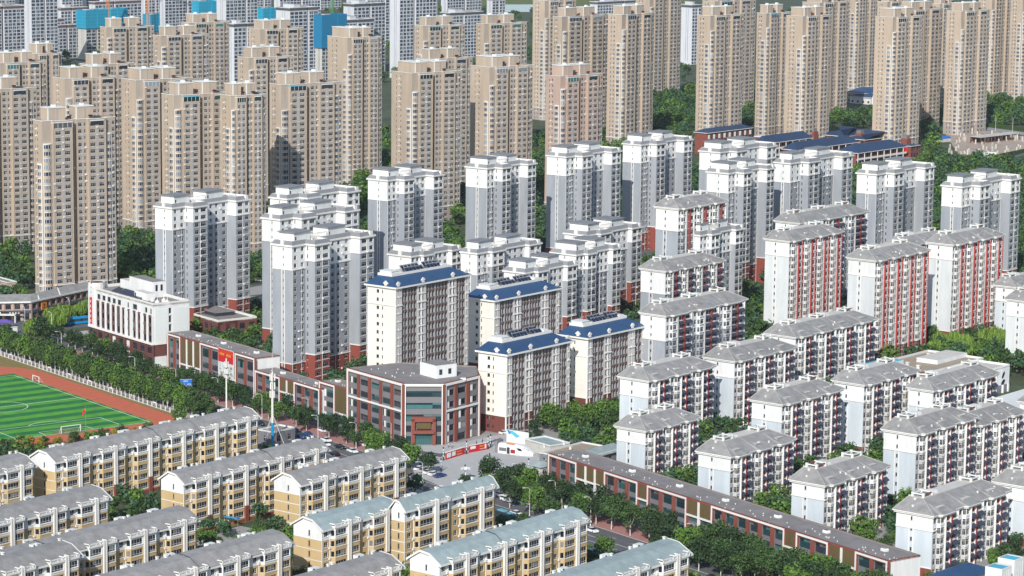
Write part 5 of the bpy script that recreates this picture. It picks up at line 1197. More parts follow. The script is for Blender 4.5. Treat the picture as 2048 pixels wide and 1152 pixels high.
def crown(seed, H, W, z0, n, leaf, m, kind='round', clumps=20):
    """leaf faces gathered in uneven clumps; H top, z0 underside, W width"""
    rnd = random.Random(seed); v = []; f = []; cz = (H+z0)/2; rz = (H-z0)/2; rx = W/2; cl = []
    for i in range(clumps):
        while True:
            q = Vector((rnd.uniform(-1,1),rnd.uniform(-1,1),rnd.uniform(-1,1)))
            if .25 < q.length < 1: break
        tp = 1.0
        if kind == 'cone': tp = 1-.55*max(0,q.z)
        cl.append((Vector((q.x*rx*.74*tp, q.y*rx*.74*tp, cz+q.z*rz*.78)), rnd.uniform(.26,.46)*rx))
    for i in range(n):
        c, rr_ = cl[i % clumps]
        d = Vector((rnd.gauss(0,1),rnd.gauss(0,1),rnd.gauss(0,1)+.15)).normalized()
        p = c+d*rr_*rnd.uniform(.55,1.12)
        if p.z < z0*.75: p.z = z0*.75+rnd.random()*.3
        if kind == 'willow':
            k = len(v); x, y, z = p; L = rnd.uniform(.9,2.2); ww = leaf*.32; an = rnd.uniform(0,3.14); dx, dy = ww*math.cos(an), ww*math.sin(an); o = (p-Vector((0,0,p.z))).normalized()*.35
            v.extend([(x-dx,y-dy,z),(x+dx,y+dy,z),(x+dx*.6+o.x,y+dy*.6+o.y,max(.4,z-L)),(x-dx*.6+o.x,y-dy*.6+o.y,max(.4,z-L))]); f.append((k,k+1,k+2,k+3))
        else:
            leafquad(v, f, p, d, leaf*rnd.uniform(.6,1.25), rnd, rnd.uniform(.8,1.5))
    me = bpy.data.meshes.new('crown'); me.from_pydata(v, [], f); me.materials.append(M[m]); me.update(); return me
def trunk(seed, z1, r0, H, m='bark'):
    rnd = random.Random(seed); b = MB(); b.tube((0,0,-.1),(rnd.uniform(-.1,.1),rnd.uniform(-.1,.1),z1),r0,r0*.7,7,m)
    for k in range(4):
        a = rnd.uniform(0,6.28); b.tube((0,0,z1*.92),(math.cos(a)*H*.15,math.sin(a)*H*.15,z1+H*rnd.uniform(.25,.42)),r0*.55,r0*.15,5,m)
    b.tube((0,0,z1*.95),(0,0,z1+H*.5),r0*.6,r0*.15,5,m)
    return b.mesh('trunk')
SPEC = {}
def spec(key, n, H, W, z0, cnt, leaf, m, kind='round', clumps=20, bark='bark', r0=.16):
    SPEC[key] = [(crown(key+str(i), H, W, z0, cnt, leaf, m, kind, clumps), trunk(key+str(i), z0+.3, r0, H, bark)) for i in range(n)]
spec('street', 4, 8.0, 6.4, 1.9, 1500, .46, 'leaf_dark', clumps=26, bark='bark_white'); spec('street_mid', 3, 8.0, 6.2, 1.9, 1500, .46, 'leaf_mid', clumps=26, bark='bark_white')
spec('belt', 4, 8.5, 5.2, 1.2, 1500, .46, 'leaf_mid', 'cone', 24, 'bark_white'); spec('belt_green', 2, 8.5, 5.4, 1.0, 1500, .46, 'leaf_green', 'cone', 24, 'bark_white')
spec('yard', 4, 8.0, 7.4, 1.4, 1500, .5, 'leaf_mid', clumps=26); spec('yard_green', 3, 8.0, 7.4, 1.2, 1500, .5, 'leaf_green', clumps=26); spec('yard_dark', 3, 8.0, 7.2, 1.2, 1500, .5, 'leaf_dark', clumps=26)
spec('willow', 3, 8.0, 7.4, 1.6, 1500, .5, 'leaf_bright', 'willow', 22); spec('yellow', 2, 5.0, 5.0, .6, 900, .42, 'leaf_yellow', clumps=16); spec('olive', 3, 4.0, 4.2, .4, 900, .4, 'leaf_olive', clumps=16); spec('shrub', 3, 3.0, 3.6, .2, 700, .36, 'leaf_green', clumps=14)
TREES = []; TN = {}
def tree(kind, p, h, label, group, name='tree', cat='tree', wide=1.0):
    i = TN.get(kind,0); TN[kind] = i+1; cr, tk = SPEC[kind][i % len(SPEC[kind])]
    H0 = {'yellow':5,'olive':4,'shrub':3,'belt':8.5,'belt_green':8.5}.get(kind,8.0); s_ = h/H0; rz = random.uniform(0,6.28)
    t = thing(name, label, cat, group, (p.x,p.y,0), rz); t.scale = (s_*wide,s_*wide,s_)
    link('crown', cr, t); link('trunk', tk, t); TREES.append((p.x,p.y)); return t
def clear(p, mg=2.0, fm=None):
    for o, az, L, D, *_h in FOOT:
        u, v = dirs(az); d = p-o; a, c = d.dot(u), d.dot(v)
        if -mg < a < L+mg and -(fm if fm is not None else mg+1.2) < c < D+mg: return False
    return True
R_ = random.Random(21)
# hedge trees between school fence and street
for row, (t, st) in enumerate(((37.6,3.4),(34.2,4.2))):
    s_ = -306.0
    while s_ < -150:
        p = S(s_+R_.uniform(-.6,.6), t+R_.uniform(-.5,.5)); k = 'belt_green' if R_.random() < (.45 if row == 0 else .15) else 'belt'
        tree(k, p, R_.uniform(9.0,11.5), 'bushy tree in the dense hedge row beside the school fence', 'hedge trees along the school fence'); s_ += st
# street trees
for s0, s1, t in ((-318,-262,9.5),(-258,-72,12.2),(-262,-70,17.6),(-66,-30,21),(-2,150,12.0),(2,150,17.6),(4,60,26.5),(86,168,22),(90,168,27),(95,168,15)):
    s_ = s0
    while s_ < s1:
        if R_.random() < .86:
            p = S(s_+R_.uniform(-1.5,1.5), t+R_.uniform(-.6,.6)); h = R_.uniform(7.0,10.5) if s0 > -150 else R_.uniform(6.5,9.5)
            if t in (22,27,15): h = R_.uniform(8.5,11.5)
            if clear(p,1): tree(R_.choice(['street','street','street','street_mid','street_mid','yard_green']), p, h, 'dark leafy street tree with pale trunk on the pink pavement strip', 'street trees')
        s_ += R_.uniform(6.2,9.2) if t != 26.5 else 11
for x, y, h in ((980,975,10.5),(1003,985,8),(930,985,6)): tree('street', P(x,y), h, 'tall spiky dark tree at the plaza edge', 'street trees')
for x, y in ((84,690),): tree('street', P(x,y), 12, 'large lone dark tree at the street corner by the cross road', None)
for x, y, h in ((62,672,8),(108,652,9),(120,655,8),(136,645,8.5),(160,640,8.5),(172,636,8)): tree('willow', P(x,y), h, 'light green willow in front of the low shop row', 'willows along the cross street')
tree('belt_green', P(358,850), 9, 'bright green poplar at the end of the hedge row by the longest yellow block', None)
for x, y, h, k in ((1068,872,6,'yard_dark'),(1085,860,7,'yard_dark'),(1100,862,10,'yard_green'),(1118,868,8,'yard'),(1158,852,9.5,'yard_green'),(1180,860,10,'yard_green'),(1205,862,10.5,'yard_green'),(1222,872,10,'yard'),(1215,845,9,'yard_green'),(1165,875,5,'yard_dark'),(1190,882,5,'yard_dark'),(1215,888,5,'yard_dark'),(1145,880,5,'shrub'),(1075,890,4.5,'yard_dark'),(1055,884,4,'yard_dark')):
    tree(k, P(x,y), h, 'tree crowding the yard between the cream towers and the flat hall', 'cream yard trees')
for x, y, h in ((1765,722,7),(1885,705,9),(1905,708,9.5),(1925,712,10),(1975,700,10),(1990,704,10),(2005,700,9),(1945,716,7),(1870,712,7)): tree('willow', P(x,y), h, 'bright green willow at the foot of the red-striped towers', 'willows by the nursery')
# shrubs in front of the longest yellow block beside the track
for k in range(34):
    p = S(-141+R_.uniform(-1.5,4.5), 62+k*2.5)
    tree(R_.choice(['olive','olive','shrub','yellow','yard_dark']) if k % 4 else 'yard', p, R_.uniform(2.6,4.6), 'autumn-tinted shrub between the red track and the longest yellow block', 'shrubs by the track', 'shrub', 'shrub')
# greenery in the compounds: candidates, kept where the camera (or a step to its side) sees them
from mathutils.bvhtree import BVHTree
bv, bf = [], []
for o, az, L, D, *h_ in FOOT:
    u, v = dirs(az); n = len(bv); h = h_[0] if h_ else 8.0
    for z in (0,h):
        for a, c in ((0,0),(L,0),(L,D),(0,D)): q = o+u*a+v*c; bv.append((q.x,q.y,z))
    bf += [(n,n+1,n+5,n+4),(n+1,n+2,n+6,n+5),(n+2,n+3,n+7,n+6),(n+3,n,n+4,n+7),(n+4,n+5,n+6,n+7)]
BV = BVHTree.FromPolygons(bv, bf)
EYES = [Vector((0,0,CAMH)), Vector((-25,0,CAMH)), Vector((25,0,CAMH))]
def seen(p, h):
    for k, e in enumerate(EYES):
        for z in ((h*.6,) if k else (h*.3,h*.95)):
            d = Vector((p.x,p.y,z))-e; L = d.length
            if BV.ray_cast(e, d/L, L-1.5)[0] is None: return True
    return False
def inframe(p, mg=40):
    x, y = proj((p.x,p.y,4)); return -mg < x < 2048+mg and -mg < y < 1152+60
def road(p):
    d = p-A0; s_, t = d.dot(RD), d.dot(RN); return (-400 < s_ < -336 and -420 < t < 300) or (-340 < s_ < 290 and -3 < t < 41) or (-290 < s_ < -140 and 40 < t < 130)
CAND = []
def fill(x0, x1, y0, y1, step, hs, kinds, keep=1.0, mg=2.2):
    """jittered grid over a world rectangle"""
    y = y0
    while y < y1:
        x = x0
        while x < x1:
            p = Vector((x+R_.uniform(-.45,.45)*step, y+R_.uniform(-.45,.45)*step, 0))
            if R_.random() < keep and inframe(p) and not road(p) and clear(p, mg):
                px, py = proj(p)
                bad = (1375 < px < 1850 and 262 < py < 348) or (1655 < px < 1765 and 175 < py < 236) or (880 < px < 1100 and 870 < py < 990) or (1875 < px and 254 < py < 334) or (1236 < px < 1275 and 590 < py < 640) or (1975 < px and 765 < py < 840) or (700 < px < 1040 and 880 < py < 930)
                h = R_.uniform(*hs)
                if not bad and seen(p, h): CAND.append((p, h, R_.choice(kinds)))
            x += step
        y += step
fill(-190,90,690,905,6.5,(3.5,7.5),['yard','yard_dark','yard_green','shrub'],.62)
fill(20,260,690,1010,6.0,(3.5,7.5),['yard','yard_dark','yard_dark','shrub','yard_green'],.8)
fill(-140,330,1000,1420,7.5,(5,9.5),['yard','yard_dark','yard_dark','yard_green'],.85)
print('near candidates', len(CAND))
NEAR = sorted(CAND, key=lambda c: c[0].y); CAND = []
zone = lambda p: ('garden tree beside the yellow walk-up blocks','garden trees of the yellow blocks') if p.x < 60 and p.y < 905 and (p-A0).dot(RN) > 36 else ('dark leafy tree standing between the pale awning blocks','trees among the awning blocks') if p.y < 1005 else ('leafy tree standing between the grey and white towers','trees among the towers')
for p, h, k in NEAR[:80]: tree(k, p, h, *zone(p))
CAND = NEAR[80:]
fill(-420,60,1180,1900,10,(6,11),['far'],.75); fill(60,760,1380,2250,9.5,(6,12),['far'],.95); fill(-500,700,2250,3300,24,(6,11),['far'],.5)
print('far candidates', len(CAND))
LOW = [crown('low%d'%i, 8, 8.4, .6, 330, .95, m_, clumps=14) for i, m_ in enumerate(('leaf_far','leaf_mid','leaf_green','leaf_far'))]
import numpy as np
lv = [np.array([v.co[:] for v in me.vertices]) for me in LOW]; lf = [np.array([p.vertices[:] for p in me.polygons]) for me in LOW]
V = []; Fc = []; mi = []; n0 = 0
for j, (p, h, k) in enumerate(CAND):
    i = j % 4; a = R_.uniform(0,6.28); c, s_ = math.cos(a)*h/8, math.sin(a)*h/8; v = lv[i]
    V.append(np.stack([v[:,0]*c-v[:,1]*s_+p.x, v[:,0]*s_+v[:,1]*c+p.y, v[:,2]*h/8],1)); Fc.append(lf[i]+n0); n0 += len(v); mi += [i]*len(lf[i])
if V:
    V = np.concatenate(V); Fc = np.concatenate(Fc); me = bpy.data.meshes.new('woodland'); me.from_pydata(V.tolist(), [], Fc.tolist())
    for m_ in ('leaf_far','leaf_mid','leaf_green','leaf_far'): me.materials.append(M[m_])
    me.polygons.foreach_set('material_index', mi); me.update(); o = link('woodland', me, None, 'stuff'); tag(o, 'mass of dark green trees filling the ground between and behind the towers', 'woodland')
# ------------------------------------------------------------------ vehicles
for n_, c_ in (('car_white',(.78,.79,.80)),('car_black',(.015,.015,.018)),('car_silver',(.42,.43,.45)),('car_blue',(.02,.06,.20)),('bus_blue',(.01,.26,.55)),('bus_cyan',(.16,.42,.50)),('bus_green',(.02,.16,.13)),('bus_dark',(.03,.05,.07))): mat(n_, c_, rough=.25, var=0, spec=.5)
mat('rubber', (.02,.02,.02), var=0, rough=.9); mat('lamp_lens', (.75,.72,.62), var=0, rough=.2); mat('tail_red', (.35,.01,.01), var=0, rough=.3)
mat('skin', (.42,.26,.19), var=0); mat('cloth_dark', (.03,.03,.04), var=0); mat('cloth_blue', (.05,.08,.22), var=0); mat('cloth_white', (.6,.6,.6), var=0); mat('hair', (.01,.01,.01), var=0); mat('wine', (.28,.02,.03), var=0)
def loft(b, prof, w_, m, inset=.0):
    """side outline (x,z) swept across the width, edges drawn in towards the top"""
    zt = max(p[1] for p in prof); zb = min(p[1] for p in prof)
    def y(p): return w_/2-inset*(p[1]-zb)/(zt-zb+1e-6)
    n = len(prof)
    for i in range(n):
        p, q = prof[i], prof[(i+1) % n]; b.q([(p[0],-y(p),p[1]),(q[0],-y(q),q[1]),(q[0],y(q),q[1]),(p[0],y(p),p[1])], m)
    b.q([(p[0],-y(p),p[1]) for p in prof], m); b.q([(p[0],y(p),p[1]) for p in prof][::-1], m)
def carmesh(kind, col):
    def body(b):
        if kind == 'van':
            loft(b, [(-2.3,.35),(-2.35,1.0),(-2.2,1.85),(1.0,1.9),(1.75,1.15),(2.35,.95),(2.4,.35)],1.75,col,.12)
        else: loft(b, [(-2.2,.32),(-2.25,.75),(-2.0,.92),(-.9,.98),(1.0,.95),(2.0,.82),(2.25,.6),(2.25,.32)],1.78,col,.06)
    def cabin(b):
        if kind == 'van': loft(b, [(-2.1,1.15),(-2.0,1.65),(.85,1.68),(1.4,1.18)],1.79,'glass_dim',.05)
        else: loft(b, [(-1.75,.94),(-1.15,1.36),(.35,1.40),(1.15,.94)],1.56,'glass_dim',.16)
    def roof(b):
        if kind == 'van': loft(b, [(-2.1,1.86),(-2.0,1.93),(.8,1.95),(.95,1.87)],1.55,col,.02)
        else: loft(b, [(-1.12,1.37),(-1.0,1.42),(.25,1.45),(.38,1.40)],1.26,col,.04)
    def wheel(b): b.tube((0,-.1,0),(0,.1,0),.32,.32,10,'rubber')
    return (shared(('body',kind,col),body), shared(('cabin_glass',kind),cabin), shared(('car_roof',kind,col),roof), shared('wheel',wheel), shared('headlight',lambda b: b.box(-.03,.03,-.18,.18,-.07,.07,'lamp_lens')), shared('tail_light',lambda b: b.box(-.03,.03,-.16,.16,-.07,.07,'tail_red')))
def car(p, az, col, label, kind='car', group='cars along the street', z=.02):
    b_, c_, r_, w_, h_, t_ = carmesh(kind, col); u, v = dirs(az)
    t = thing('parked_car' if kind == 'car' else 'van', label, kind, group, (p.x,p.y,z), math.radians(90-az))
    link('body', b_, t); link('cabin_glass', c_, t); link('roof', r_, t)
    for x in (-1.4,1.4):
        for y in (-.8,.8): wo = link('wheel', w_, t, None, (x,y,.32)); link('rim', shared('rim', lambda b: b.tube((0,-.12,0),(0,.12,0),.2,.2,8,'metal')), wo)
    for y in (-.6,.6): link('headlight', h_, t, None, (2.27 if kind == 'car' else 2.38,y,.66)); link('tail_light', t_, t, None, (-2.25 if kind == 'car' else -2.33,y,.72))
def bus(p, az, col, label, L=11.5, roofc=None):
    t = thing('city_bus', label, 'bus', None, (p.x,p.y,.02), math.radians(90-az))
    m = MB(); loft(m, [(-L/2,.35),(-L/2,2.85),(-L/2+.3,3.0),(L/2-.4,3.0),(L/2,2.7),(L/2+.05,.35)],2.5,col,.06); m.build('body', t)
    for sy in (-1,1):
        for k in range(6): m = MB(); xx = -L/2+.8+k*(L-1.8)/6; m.box(xx,xx+(L-1.8)/6-.15,sy*1.245-.02,sy*1.245+.02,1.35,2.45,'glass_dim'); m.build('window', t)
    m = MB(); m.box(L/2+.0,L/2+.07,-1.05,1.05,1.1,2.6,'glass_dim'); m.build('windscreen', t)
    m = MB(); m.box(-L*.32,-L*.05,-.8,.8,3.0,3.3,roofc or col); m.box(L*.1,L*.3,-.7,.7,3.0,3.22,roofc or col); m.build('roof_unit', t)
    wm = carmesh('car','car_white')[3]
    for x in (-L*.3,L*.32):
        for y in (-1.1,1.1): o = link('wheel', wm, t, None, (x,y,.45)); o.scale = (1.4,1.4,1.4)
bus(P(158,648), 53.5, 'bus_blue', 'bright blue city bus on the cross street beside the hotel corner')
bus(P(1013,1044), 143.5, 'bus_dark', 'dark bus with pale cyan roof passing behind the long teal-roofed block', roofc='bus_cyan')
bus(P(1192,1124), 143.5, 'bus_green', 'dark green bus under the street trees beside the teal-roofed block')
car(P(148,669), 53.5, 'car_white', 'white estate car parked on the pink pavement by the hotel')
car(P(99,661), 53.5, 'car_white', 'white van driving on the cross street by the lone dark tree', 'van', 'vans')
car(P(498,678), 143.5, 'car_white', 'white car parked behind the hotel annex'); car(P(521,563), 100, 'car_white', 'white car in front of the orange shop')
car(P(646,864), 143.5, 'car_white', 'white car on the service lane before the lower brick strip'); car(P(521,850), 143.5, 'car_black', 'black car on the road behind the longest yellow block')
car(P(680,897), 143.5, 'car_black', 'black car on the road behind the four-bay yellow block')
for x, y, c_ in ((709,886,'car_silver'),(731,893,'car_white'),(705,905,'car_white')): car(P(x,y), 143.5, c_, c_[4:]+' car under the street trees before the brick corner building')
car(P(812,907), 110, 'car_white', 'white van with dark windows waiting at the plaza corner', 'van', 'vans'); car(P(829,913), 110, 'car_white', 'white car just behind the van at the plaza corner')
for k, (x, y) in enumerate(((840,941),(848,944.5),(858,948),(868,951.5),(880,955),(936,966),(950,970))): car(P(x,y), 40, ['car_white','car_silver','car_white','car_white','car_blue','car_white','car_silver'][k], ['white','silver','white','white','dark blue','white','silver'][k]+' car in the parking row along the plaza edge', z=.16)
car(P(1013,1003), 143.5, 'car_white', 'white van parked beside the pink pavement near the plaza', 'van', 'vans'); car(P(1000,993), 143.5, 'car_white', 'white car parked in front of the white van near the plaza')
car(P(1066,1019), 143.5, 'car_silver', 'silver car on the street below the long brick strip'); car(P(1091,1028), 143.5, 'car_black', 'black car on the street below the long brick strip'); car(P(1184,1064), 143.5, 'car_white', 'white car beside the corner of the long teal-roofed block')
car(P(1577,1022), 50, 'car_silver', 'silver car beside the six-storey block behind the long brick strip')
rc = random.Random(77)
for s_ in range(-300,170,13):
    for t_, az_ in ((20.8,143.5),(24.6,143.5),(30.5,323.5)):
        if rc.random() < .42 and not (-60 < s_ < 0 and t_ < 25):
            c_ = rc.choice(['car_white','car_white','car_silver','car_black','car_blue']); car(S(s_+rc.uniform(-4,4), t_+rc.uniform(-.3,.3)), az_, c_, {'car_white':'white','car_silver':'silver','car_black':'black','car_blue':'dark blue'}[c_]+' car on the tree-lined main street')
for x, y in ((1010,868),(1025,866),(1100,842),(1375,196),(1352,208),(1245,640),(1258,646)): car(P(x,y), R_.choice((50,140,90)), R_.choice(['car_white','car_silver']), 'pale car half hidden by trees between the towers', group='half-hidden cars')
# ------------------------------------------------------------------ lamps, masts, signs
def lamp(p, h, label, az=233.5, double=False):
    t = thing('street_lamp', label, 'lamp post', 'street lamps', (p.x,p.y,0), math.radians(90-az))
    link('pole', shared(('pole',h), lambda b: (b.tube((0,0,0),(0,0,h*.92),.11,.07,6,'white_trim'), b.tube((0,0,0),(0,0,.5),.2,.2,6,'white_trim'))), t)
    link('arm', shared(('arm',h), lambda b: (b.tube((0,0,h*.92),(.7,0,h*.99),.06,.05,5,'white_trim'), b.tube((.7,0,h*.99),(1.9,0,h),.05,.05,5,'white_trim'))), t)
    link('lamp_head', shared(('lamp_head',h), lambda b: b.box(1.7,2.6,-.16,.16,h-.02,h+.12,'white_trim')), t)
for x, y in ((123,708),(352,784),(436,804),(524,838),(616,846),(636,882),(712,897),(782,896),(845,979),(1037,983),(1059,1033),(1181,1052),(1387,1107),(1459,1083),(1110,1018),(270,760)): lamp(P(x,y), 9.0, 'slim white street lamp with a curved arm along the tree-lined street')
for x, y in ((139,642),(50,660),(104,672)): lamp(P(x,y), 9.5, 'slim white street lamp beside the cross street', 323.5)
for x, y in ((1867,243),(1931,254),(1965,258),(1991,262),(2025,265),(1905,240)): lamp(P(x,y), 11, 'white street lamp on the road above the pile field', 200)
p = P(453,823); t = thing('light_mast', 'tall white mast with antenna cluster in front of the billboard', 'mast', None, (p.x,p.y,0))
m = MB(); m.tube((0,0,0),(0,0,19),.32,.2,8,'white_trim'); m.build('pole', t)
for k in range(6): a = k*math.pi/3; m = MB(); m.box(-.2,.2,.55,.8,13.6+(k%2)*2,15.8+(k%2)*2,'white_trim'); o = m.build('antenna', t); o.rotation_euler = (0,0,a)
m = MB(); m.tube((0,0,13.4),(0,0,13.6),.9,.9,8,'metal'); m.tube((0,0,15.6),(0,0,15.8),.9,.9,8,'metal'); m.build('platform', t)
p = P(545,899); t = thing('telecom_mast', 'very tall white and blue telecom mast with guy stays beside the yellow blocks', 'mast', None, (p.x,p.y,0))
m = MB(); m.tube((0,0,0),(0,0,9),.45,.42,8,'bus_blue'); m.build('blue_section', t); m = MB(); m.tube((0,0,9),(0,0,26),.42,.3,8,'white_trim'); m.tube((0,0,26),(0,0,34),.08,.04,6,'white_trim'); m.build('pole', t)
for k in range(9): a = k*2*math.pi/3+(k//3)*.5; m = MB(); m.box(-.22,.22,.6,.95,17.5+(k//3)*2.8,19.8+(k//3)*2.8,'white_trim'); o = m.build('antenna', t); o.rotation_euler = (0,0,a)
for k, (x, y) in enumerate(((5,-3),(-4,-5),(-3,6))): m = MB(); m.tube((0,0,12),(x,y,0),.08,.08,5,'white_trim'); m.build('guy_stay', t)
p = P(362,794); t = thing('road_sign', 'blue road direction sign on a pole above the hedge trees', 'sign', None, (p.x,p.y,0), math.radians(8))
m = MB(); m.tube((0,0,0),(0,0,6.6),.15,.12,8,'metal'); m.build('pole', t); m = MB(); m.box(-.2,4.0,-.12,-.04,4.0,6.5,'blue_sign'); m.build('panel', t)
m = MB(); m.box(-.2,4.0,-.14,-.12,6.42,6.5,'frame'); m.box(-.2,4.0,-.14,-.12,4.0,4.08,'frame'); m.build('rim', t)
r = random.Random(11); glyphs(t, .9, 5.5, 3, .5, .6, 'frame', -.13); glyphs(t, .1, 4.4, 3, .42, .5, 'frame', -.13); glyphs(t, 2.3, 4.4, 3, .42, .5, 'frame', -.13)
# flag by the pitch
p = P(171.5,863); t = thing('flagpole', 'slim flagpole with a hanging red flag beside the football pitch', 'flagpole', None, (p.x,p.y,0))
m = MB(); m.tube((0,0,0),(0,0,8.8),.07,.04,6,'metal'); m.build('pole', t)
m = MB()
for k in range(5): xa, xb = -k*.22, -(k+1)*.22; m.q([(xa,.1*math.sin(k*1.3),8.2-k*.28),(xb,.1*math.sin((k+1)*1.3),8.2-(k+1)*.28),(xb,.12*math.sin((k+1)*1.5+1),6.9-(k+1)*.30),(xa,.12*math.sin(k*1.5+1),6.9-k*.30)],'red_sign')
m.build('flag', t); m = MB(); m.box(-.32,-.18,-.06,-.04,7.5,7.66,'gold'); m.build('emblem', t)
# plaza: umbrella lights, banded posts, red notice walls, train-shaped kiosk
def umbrella(p, label):
    t = thing('umbrella_light', label, 'light', 'umbrella lights', (p.x,p.y,.15)); m = MB(); m.tube((0,0,0),(0,0,3.6),.16,.13,8,'white_trim'); m.tube((0,0,0),(0,0,.35),.5,.35,10,'white_trim'); m.build('pole', t)
    for k in range(8):
        a = k*math.pi/4; m = MB(); d = Vector((math.cos(a),math.sin(a),0)); s_ = Vector((-math.sin(a),math.cos(a),0)); pr = [(0.1,3.5,.12),(.7,3.85,.42),(1.4,3.95,.55),(1.85,3.75,.3)]
        for i in range(3):
            (x0,z0,w0),(x1,z1,w1_) = pr[i], pr[i+1]; A_ = [d*x0-s_*w0, d*x1-s_*w1_, d*x1+s_*w1_, d*x0+s_*w0]
            m.q([(A_[0].x,A_[0].y,z0),(A_[1].x,A_[1].y,z1),(A_[2].x,A_[2].y,z1),(A_[3].x,A_[3].y,z0)],'white'); m.q([(A_[0].x,A_[0].y,z0-.1),(A_[1].x,A_[1].y,z1-.1),(A_[2].x,A_[2].y,z1-.1),(A_[3].x,A_[3].y,z0-.1)],'white')
        m.build('petal', t)
umbrella(P(859.7,934), 'white petal-shaped umbrella light near the parking row'); umbrella(P(931,961), 'white petal-shaped umbrella light near the plaza tree')
def bpost(p):
    t = thing('banded_post', 'black, white and blue banded lamp post on the plaza', 'lamp post', 'banded plaza posts', (p.x,p.y,.15))
    for k, (z0, z1, m_, r_) in enumerate(((0,1.3,'dark',.2),(1.3,1.9,'white_trim',.14),(1.9,2.3,'blue_sign',.14),(2.3,2.9,'white_trim',.14),(2.9,3.2,'blue_sign',.14),(3.2,3.9,'white_trim',.14),(3.9,4.5,'dark',.2))): m = MB(); m.tube((0,0,z0),(0,0,z1),r_,r_,8,m_); m.build('band' if k < 6 else 'lamp_cap', t)
for x, y in ((840,934),(886.5,922),(882,945),(933,909),(981,896),(1057,945),(930,958),(976,899)): bpost(P(x,y))
def nwall(a, c, label, sheets):
    A_, C_ = P(*a), P(*c); d = C_-A_; L = d.length; t = thing('notice_wall', label, 'sign', 'red notice walls', (A_.x,A_.y,.15), math.atan2(d.y,d.x))
    m = MB(); m.box(0,L,-.1,.25,0,2.3,'red_sign'); m.build('board', t); m = MB(); m.box(-.1,L+.1,-.2,.5,2.3,2.45,'white_trim'); m.build('coping', t)
    for x0, x1, z0, z1, mm in sheets: m = MB(); m.box(x0*L,x1*L,-.14,-.1,z0,z1,mm); m.build('poster', t)
    r.seed(int(L*10)); glyphs(t, .56*L, 1.3, 4, .06*L, .5, 'gold', -.14); glyphs(t, .56*L, .5, 5, .05*L, .35, 'frame', -.14)
nwall((891.7,920.5),(928.8,909), 'red notice wall with white posters nearer the parking row', ((.04,.26,.5,2.0,'frame'),(.32,.5,.6,2.0,'frame')))
nwall((938,906.5),(975,899.5), 'red notice wall with gold lettering nearer the train kiosk', ((.06,.34,1.1,2.0,'frame'),(.84,.92,.5,2.0,'frame')))
A_, C_ = P(995,906.5), P(1063,915); d = C_-A_; Lk = d.length
t = thing('train_kiosk', 'white kiosk shaped like a high-speed train nose on the plaza', 'kiosk', None, (A_.x,A_.y,.15), math.atan2(d.y,d.x))
m = MB(); n = 12; secs = []
for k in range(n+1):
    x = Lk*k/n; f = max(0,(x/Lk-.62)/.38); hh = 3.3*(1-.72*f**1.6); ww = 3.4*(1-.55*f**2.2)
    secs.append([(x,y*ww/2+1.7,z*hh) for y, z in ((-1,0),(-1.05,.45),(-.92,.8),(-.55,1.0),(.55,1.0),(.92,.8),(1.05,.45),(1,0))])
for k in range(n):
    for i in range(7): m.q([secs[k][i],secs[k+1][i],secs[k+1][i+1],secs[k][i+1]],'white')
m.q(secs[0][::-1],'white'); m.q(secs[-1],'white'); m.build('shell', t)
m = MB(); m.box(-.9,.1,-.3,3.7,0,4.0,'grey_panel'); m.build('back_frame', t)
for x0, x1, z0, z1, mm in ((.05,.26,.9,2.0,'glass_dim'),(.28,.36,.2,2.3,'glass_dim'),(.39,.52,.5,1.7,'wine')): m = MB(); m.box(x0*Lk,x1*Lk,-.16,-.05,z0,z1,mm); m.build('window', t)
m = MB(); m.q([(.55*Lk,-.10,2.4),(.68*Lk,.02,2.3),(.73*Lk,-.02,1.5),(.62*Lk,-.14,1.6)],'glass_dim'); m.build('window', t)
m = MB(); m.q([(.76*Lk,.35,2.62),(.76*Lk,2.6,2.62),(.90*Lk,2.4,1.75),(.90*Lk,.55,1.75)],'glass_dim'); m.build('windscreen', t)
m = MB(); m.box(.25*Lk,.48*Lk,.3,.4,3.3,3.8,'orange'); m.build('name_board', t)
A2, C2 = P(1013,884), P(1057,891); d = C2-A2; t = thing('banner_wall', 'pale banner wall with a cyan swoosh behind the train kiosk', 'sign', None, (A2.x,A2.y,.1), math.atan2(d.y,d.x)); L2 = d.length
m = MB(); m.box(0,L2,0,.25,0,4.2,'pale_panel'); m.build('board', t); m = MB(); m.q([(.05*L2,-.02,3.9),(.45*L2,-.02,1.8),(.62*L2,-.02,2.6),(.25*L2,-.02,4.1)],'cyan_roof'); m.q([(.02*L2,-.02,4.1),(.1*L2,-.02,2.8),(.2*L2,-.02,2.9),(.1*L2,-.02,4.15)],'blue_sign'); m.build('swoosh', t)
